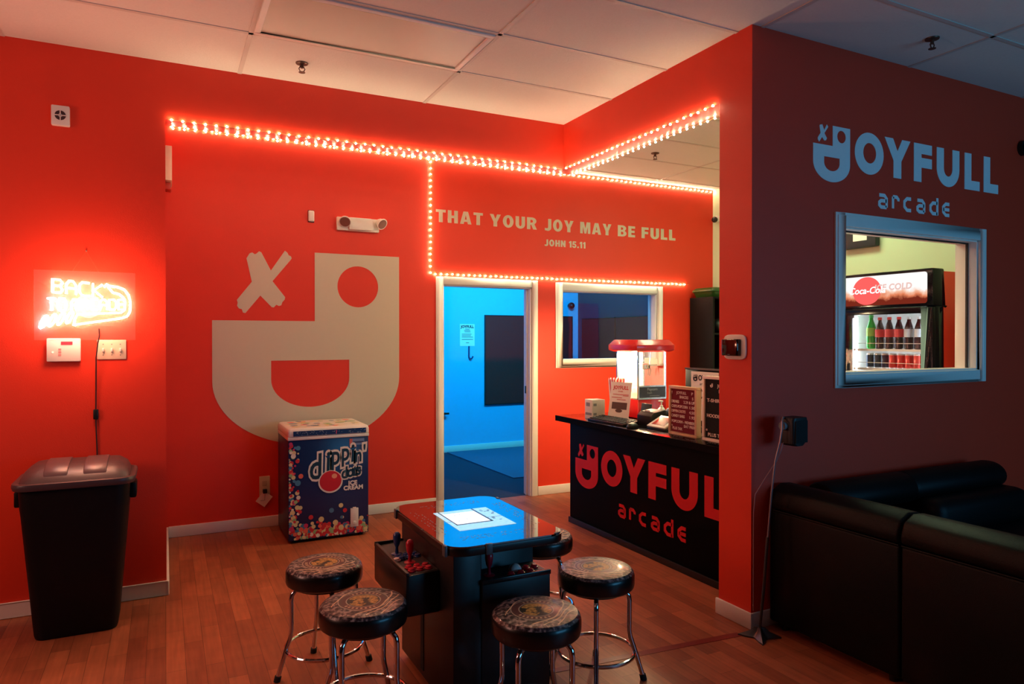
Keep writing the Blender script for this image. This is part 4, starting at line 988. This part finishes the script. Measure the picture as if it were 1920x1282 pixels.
def button(parent, x, y, z, m):
    b = MB(); b.lathe([(.0165, 0), (.0165, .006), (.013, .008), (.013, .012), (.010, .0145)], 18, c=(x, y, z)); return b.build('button', m, parent)
# side control panel (left)
b = MB(); b.prism([(-.226, .385), (-.36, .385), (-.366, .40), (-.366, .546), (-.350, .550), (-.226, .556)], -.175, .295, axis='y'); cpn = b.build('side_control_panel', CAB, t, bevel=.004)
b = MB(); b.prism([(-.228, .5572), (-.350, .5512), (-.350, .5500), (-.228, .5560)], -.165, .285, axis='y'); b.build('panel_overlay', PANELM, cpn)
b = MB(); b.box(-.366, -.352, -.175, .295, .545, .562); b.box(-.366, -.23, .285, .297, .545, .566); b.build('panel_lip', CAB, cpn, bevel=.002)
joystick(cpn, -.315, .115, .552, BBTN); joystick(cpn, -.300, -.02, .552, mat('red_stick', (190, 20, 48), rough=.3, coat=.3))
for i in range(3):
    for j in range(2): button(cpn, -.325 + i * .036, .065 - j * .038 + .0, .553, BBTN) if j == 0 else None
    button(cpn, -.320 + i * .036, .032, .553, BBTN)
for i in range(3):
    for j in range(2): button(cpn, -.330 + i * .036, -.095 - j * .040, .553, RBTN)
button(cpn, -.345, .02, .552, mat('white_button', (225, 205, 200), rough=.3))
# front control panel
b = MB(); b.box(-.108, .200, -.338, -.180, .385, .532); fp = b.build('front_control_panel', CAB, t, bevel=.005)
b = MB(); b.box(-.10, .195, -.325, -.185, .531, .534); b.build('panel_overlay', PANELM, fp)
b = MB(); b.box(-.110, .202, -.342, -.328, .525, .545); b.build('panel_lip', mat('lip_black', (22, 24, 28), rough=.2), fp, bevel=.003)
joystick(fp, -.045, -.265, .534, mat('red_stick', (190, 20, 48)))
b = MB(); b.sphere((.075, -.262, .536), .028, 20, 12); b.build('trackball', mat('white_ball', (235, 232, 228), rough=.1, coat=.5), fp)
for i in range(3): button(fp, .035 + i * .045, -.305, .534, RBTN)
for i in range(2): button(fp, .125 + i * .04, -.262, .534, RBTN)

# ------------------------------------------------------------------ stools
def seat_mat():
    m = bpy.data.materials.new('printed_seat_vinyl'); m.use_nodes = True; nt = m.node_tree; N = nt.nodes; L = nt.links; b = N['Principled BSDF']
    tc = N.new('ShaderNodeTexCoord'); sp = N.new('ShaderNodeSeparateXYZ'); L.new(tc.outputs['Object'], sp.inputs[0])
    cx = N.new('ShaderNodeCombineXYZ'); L.new(sp.outputs['X'], cx.inputs[0]); L.new(sp.outputs['Y'], cx.inputs[1])
    ln = N.new('ShaderNodeVectorMath'); ln.operation = 'LENGTH'; L.new(cx.outputs[0], ln.inputs[0])
    def noise(scale, det, lo, hi):
        n = N.new('ShaderNodeTexNoise'); n.inputs['Scale'].default_value = scale; n.inputs['Detail'].default_value = det; L.new(tc.outputs['Object'], n.inputs['Vector'])
        r = N.new('ShaderNodeMapRange'); r.inputs['From Min'].default_value = lo; r.inputs['From Max'].default_value = hi; L.new(n.outputs['Fac'], r.inputs['Value']); return r.outputs[0]
    def ramp(src, stops):
        r = N.new('ShaderNodeValToRGB'); r.color_ramp.interpolation = 'LINEAR'
        el = r.color_ramp.elements
        el[0].position, el[0].color = stops[0][0], lin(stops[0][1]) + (1,)
        el[1].position, el[1].color = stops[-1][0], lin(stops[-1][1]) + (1,)
        for p_, c_ in stops[1:-1]:
            q = el.new(p_); q.color = lin(c_) + (1,)
        L.new(src, r.inputs[0]); return r.outputs[0]
    def mix(fac, a, c):
        x = N.new('ShaderNodeMix'); x.data_type = 'RGBA'; L.new(fac, x.inputs[0]); L.new(a, x.inputs[6]); L.new(c, x.inputs[7]); return x.outputs[2]
    base = ramp(noise(70, 6, .35, .65), [(0, (16, 14, 18)), (.45, (66, 58, 62)), (1, (168, 154, 146))])
    # concentric rings of an emblem
    k = N.new('ShaderNodeMath'); k.operation = 'MULTIPLY'; k.inputs[1].default_value = 5.9; L.new(ln.outputs['Value'], k.inputs[0])
    ring = ramp(k.outputs[0], [(0, (10, 10, 10)), (.36, (20, 18, 20)), (.38, (190, 180, 165)), (.40, (90, 40, 44)), (.54, (86, 60, 62)), (.56, (190, 178, 160)), (.58, (60, 54, 58)), (1, (50, 46, 50))])
    msk = N.new('ShaderNodeMath'); msk.operation = 'LESS_THAN'; msk.inputs[1].default_value = .58; L.new(k.outputs[0], msk.inputs[0])
    c1 = mix(msk.outputs[0], base, ring)
    # golden figure in the middle
    gn = noise(26, 4, .46, .52)
    gm = N.new('ShaderNodeMath'); gm.operation = 'LESS_THAN'; gm.inputs[1].default_value = .34; L.new(k.outputs[0], gm.inputs[0])
    gg = N.new('ShaderNodeMath'); gg.operation = 'MULTIPLY'; L.new(gn, gg.inputs[0]); L.new(gm.outputs[0], gg.inputs[1])
    gold = ramp(noise(90, 3, .3, .7), [(0, (120, 84, 34)), (1, (216, 170, 90))])
    c2 = mix(gg.outputs[0], c1, gold)
    # curved pale banner lines across the front of the seat
    def math_(op, a_, b_=None, c_=None):
        x = N.new('ShaderNodeMath'); x.operation = op
        for i_, q_ in enumerate((a_, b_, c_)):
            if q_ is None: continue
            if isinstance(q_, (int, float)): x.inputs[i_].default_value = q_
            else: L.new(q_, x.inputs[i_])
        return x.outputs[0]
    X_, Y_ = sp.outputs['X'], sp.outputs['Y']
    x2 = math_('MULTIPLY', X_, X_)
    wob = math_('MULTIPLY', math_('SINE', math_('MULTIPLY', X_, 46.0)), .004)
    tot = None
    for c0, kx, lim, wd in ((-.088, 2.6, .125, .0032), (-.104, 1.4, .112, .0024), (-.120, -1.0, .075, .002), (.098, -2.6, .10, .002)):
        v = math_('ABSOLUTE', math_('SUBTRACT', math_('SUBTRACT', math_('SUBTRACT', Y_, c0), math_('MULTIPLY', x2, kx)), wob))
        on = math_('MULTIPLY', math_('LESS_THAN', v, wd), math_('LESS_THAN', math_('ABSOLUTE', X_), lim))
        tot = on if tot is None else math_('MAXIMUM', tot, on)
    # ring of small print between the two circles
    an = N.new('ShaderNodeMath'); an.operation = 'ARCTAN2'; L.new(Y_, an.inputs[0]); L.new(X_, an.inputs[1])
    ltr = math_('MULTIPLY', math_('GREATER_THAN', math_('SINE', math_('MULTIPLY', an.outputs[0], 30.0)), .1), math_('GREATER_THAN', math_('SINE', math_('MULTIPLY_ADD', an.outputs[0], 2.0, .8)), -.2))
    band = math_('MULTIPLY', math_('GREATER_THAN', k.outputs[0], .43), math_('LESS_THAN', k.outputs[0], .50))
    g2 = N.new('ShaderNodeMath'); g2.operation = 'MAXIMUM'; L.new(tot, g2.inputs[0]); L.new(math_('MULTIPLY', math_('MULTIPLY', ltr, band), .7), g2.inputs[1])
    cream_ = ramp(noise(40, 2, .3, .7), [(0, (206, 170, 128)), (1, (240, 218, 180))])
    c3 = mix(g2.outputs[0], c2, cream_)
    L.new(c3, b.inputs['Base Color']); b.inputs['Roughness'].default_value = .42; b.inputs['Specular IOR Level'].default_value = .3; b.inputs['Coat Weight'].default_value = .22; b.inputs['Coat Roughness'].default_value = .08
    return m
SEATM = seat_mat(); VINYL = mat('black_vinyl', (13, 12, 13), rough=.32, var=.2, coat=.2)
STOOL_H = .490
def make_stool(label, loc, rz):
    t = thing('bar_stool', label, 'stool', loc, rz, 'stools around the arcade table')
    R = .168
    b = MB(); b.lathe([(.12, .402), (R - .012, .404), (R - .003, .412), (R, .425), (R, .458), (R - .004, .474), (R - .014, .485), (R - .035, .4895), (.08, .4905), (.002, .491)], 48, mis=[0, 0, 0, 0, 0, 1, 1, 1, 1])
    b.build('seat', [VINYL, SEATM], t)
    MB().lathe([(.10, .385), (.125, .388), (.125, .402), (.10, .403)], 28).build('swivel_plate', BLACK, t)
    for i in range(4):
        a = math.pi / 2 * i; c, s = math.cos(a), math.sin(a)
        prof = [(.06, .392), (.105, .390), (.128, .384), (.142, .368), (.146, .345), (.1455, .28), (.145, .215), (.150, .185), (.162, .150), (.186, .075), (.204, .018)]
        o = MB().tube([(r * c, r * s, z) for r, z in prof], .0105, 12).build('leg', CHROME, t)
        MB().cyl((.202 * c, .202 * s, .024), (.208 * c, .208 * s, 0), .0145, n=14).build('rubber_foot', RUBBER, o)
    MB().tube([(.168 * math.cos(2 * math.pi * k / 40), .168 * math.sin(2 * math.pi * k / 40), .122) for k in range(40)], .0085, 10, closed=True).build('foot_ring', CHROME, t)
    return t
stool = make_stool('black swivel stool nearest the ice cream freezer, left of the arcade table', (.640, 3.170, 0), .05)
ST = 'stools around the arcade table'
dup(stool, (.680, 2.640, 0), .75, 'black swivel stool in front of the left control panel, overlapping the stool behind it', ST)
dup(stool, (1.232, 2.265, 0), .62, 'black swivel stool directly in front of the arcade table, nearest the camera', ST)
dup(stool, (1.702, 2.575, 0), -.58, 'black swivel stool right of the arcade table, standing clear near the pillar', ST)
dup(stool, (1.737, 3.150, 0), .3, 'black swivel stool mostly hidden behind the right corner of the arcade table', ST)

# ------------------------------------------------------------------ pillar panel
t = thing('entry_panel', 'white rounded wall panel with a black screen on the red pillar', 'wall panel', (XC, 2.752, 1.451), QL)
b = MB(); pl = []
for i in range(48):
    a = 2 * math.pi * i / 48; c, s = math.cos(a), math.sin(a); q = 5
    rr = 1 / (abs(c) ** q + abs(s) ** q) ** (1 / q); pl.append((rr * c * .080, rr * s * .066))
b.prism(pl, -.012, 0, axis='y'); b.build('plate', WPLAST, t, bevel=.005)
MB().box(-.066, .048, -.040, -.010, -.046, .042).build('screen_housing', mat('glossy_black', (8, 9, 10), rough=.06, coat=.5), t, bevel=.006, seg=3)
b = MB(); b.box(-.02, -.004, -.0412, -.0400, -.040, -.038); b.build('screen_mark', mat('mark_grey', (150, 150, 150)), t)

# ------------------------------------------------------------------ speaker on its stand
t = thing('speaker_stand', 'thin metal speaker stand with a star-shaped foot beside the pillar', 'speaker stand', (2.665, 2.555, 0))
star = []
for i in range(4):
    a0 = math.radians(-128 + 90 * i)
    for j in range(8):
        a = a0 + math.pi / 2 * j / 8; u = j / 8
        r = .105 - .062 * math.sin(math.pi * u) ** .8
        star.append((r * math.cos(a), r * math.sin(a)))
b = MB(); b.loft([[(x, y, 0) for x, y in star], [(x * .98, y * .98, .008) for x, y in star], [(x * .45, y * .45, .030) for x, y in star], [(x * .25, y * .25, .050) for x, y in star]])
GUN = mat('gunmetal', (86, 84, 84), rough=.35, metal=.7)
b.build('foot', GUN, t)
b = MB(); b.tube([(0, 0, .03), (.02, -.008, .25), (.038, -.014, .50)], .0075, 10); b.build('lower_pole', GUN, t)
b = MB(); b.tube([(.037, -.014, .47), (.058, -.02, .72), (.072, -.03, .88), (.095, -.04, .98), (.102, -.045, 1.045), (.108, -.04, 1.080), (.125, -.03, 1.098), (.15, -.02, 1.09)], .005, 10); b.build('upper_pole', mat('pale_metal', (150, 130, 132), rough=.35, metal=.5), t)
b = MB(); b.tube([(.14, -.02, .97), (.10, -.04, .93), (.082, -.03, .88), (.05, .02, .78), (.030, .06, .70), (.033, .074, .60), (.033, .074, .1)], .0022, 6); b.build('cable', mat('pink_cable', (176, 130, 130)), t)
t = thing('satellite_speaker', 'small black loudspeaker mounted on the thin stand beside the pillar', 'speaker', (2.855, 2.53, .955), .10)
b = MB(); b.loft([[(a, c, z) for a, c in rrect(x0, x1, -.055, .03, .018)] for z, x0, x1 in ((0, -.035, .030), (.012, -.052, .048), (.13, -.056, .064), (.142, -.050, .060))]); b.build('case', mat('speaker_black', (14, 15, 17), rough=.5), t)
MB().box(-.045, .052, -.060, -.054, .015, .128).build('grille', mat('grille_cloth', (18, 20, 22), rough=.9, bump=.8, bscale=600), t, bevel=.004)
b = MB(); b.cyl((-.052, .0, .10), (-.075, .0, .10), .02, n=14); b.build('bracket', GREY, t)

# ------------------------------------------------------------------ sofas
def wall_rest(xa, xb, end=False, yo=0.3565):
    st = [(xa, .9), (xa + .02, 1)] + ([(xb - .06, 1), (xb - .017, .92), (xb, .6)] if end else [(xb - .008, 1), (xb, .97)])
    return MB().loft([[(x, yo - .115 + .105 * k * math.cos(a), .665 + .085 * k * math.sin(a)) for a in [2 * math.pi * i / 24 for i in range(24)]] for x, k in st])
def sofa_section(label, y0, y1, corner=False):
    """section whose back (local -x side) shows; runs y0..y1 in world"""
    t = thing('sofa_section', label, 'sofa', (2.80, (y0 + y1) / 2, 0), 0, 'leather sectional')
    L = (y1 - y0) / 2 - .002
    MB().box(0, .16, -L, L, .04, .612).build('back_panel', LEATHER, t, bevel=.012, seg=3)
    b = MB(); b.prism([(-.006, .620), (-.010, .66), (.012, .715), (.07, .745), (.14, .742), (.20, .70), (.21, .64), (.16, .612)], -L, L, axis='y'); b.build('headrest', LEATHER, t, bevel=.014, seg=3)
    b = MB(); b.tube([(.0, -L + .004, .614), (.0, L - .004, .614)], .004, 8); b.build('piping', LEATHER, t)
    MB().box(.16, .86, -L, L, .06, .30).build('base', LEATHER, t, bevel=.015, seg=3)
    MB().box(.20, .88, -L + .006, L - .006, .30, .44).build('seat_cushion', LEATHER, t, bevel=.035, seg=3)
    MB().box(.17, .34, -L + .006, L - .006, .44, .66).build('back_cushion', LEATHER, t, bevel=.05, seg=3)
    if corner:
        MB().box(.36, .885, L - .16, L, .30, .56).build('wall_back_panel', LEATHER, t, bevel=.03, seg=3)
        wall_rest(.24, .888).build('wall_headrest', LEATHER, t)
    for yy in (-L + .06, L - .06):
        for xx in (.05, .78): MB().cyl((xx, yy, .06), (xx, yy, 0), .022, .016, n=12).build('leg', BLACK, t)
    return t
sofa_section('black leather sofa section with its back to the arcade table, reaching the wall', 1.905, 2.622, True)
sofa_section('black leather sofa section in the bottom right corner of the photo', .75, 1.903)
t = thing('sofa', 'black leather sofa along the right-hand wall below the window', 'sofa', (3.70, 2.60, 0))
x0, x1 = 0.0, .86
t.location = (3.695, 2.62, 0)
MB().box(-.0, .84, -.16, 0, .06, .56).build('back_panel', LEATHER, t, bevel=.03, seg=3)
wall_rest(.0, .862, True, 0.0).build('headrest', LEATHER, t)
MB().box(.0, .86, -.86, -.16, .06, .30).build('base', LEATHER, t, bevel=.02, seg=3)
MB().box(.0, .86, -.88, -.16, .30, .44).build('seat_cushion', LEATHER, t, bevel=.04, seg=3)
MB().box(.0, .86, -.34, -.15, .42, .62).build('back_cushion', LEATHER, t, bevel=.06, seg=3)
for xx in (.06, .80):
    for yy in (-.06, -.80): MB().cyl((xx, yy, .06), (xx, yy, 0), .022, .016, n=12).build('leg', BLACK, t)

# right wall odds and ends
t = thing('wall_outlet', 'pale outlet with a black plug low at the right end of the right-hand wall', 'outlet', (5.165, YD, .330))
MB().box(-.045, .045, -.006, 0, -.062, .062).build('plate', WPLAST, t, bevel=.003)
MB().box(-.01, .04, -.04, -.006, -.045, .0).build('plug', BLACK, t, bevel=.006)
t = thing('dome_camera', 'black camera high at the right edge of the right-hand wall', 'camera', (5.13, YD, 2.765))
MB().cyl((0, 0, 0), (0, -.03, 0), .05, n=20).build('mount', BLACK, t)
b = MB(); b.sphere((0, -.05, -.005), .042, 18, 10); b.build('dome', mat('black_gloss', (8, 8, 10), rough=.15), t)
# thin dark red strip across the floor
t = thing('floor_strip', 'dark red strip running across the wooden floor beside the speaker stand', 'tape', (2.1, 2.655, 0))
MB().prism([(-.62, .078), (-.62, .040), (.50, -.055), (.50, -.010)], 0, .0015).build('strip', mat('dark_red_strip', (120, 26, 22), rough=.4, var=.1), t)
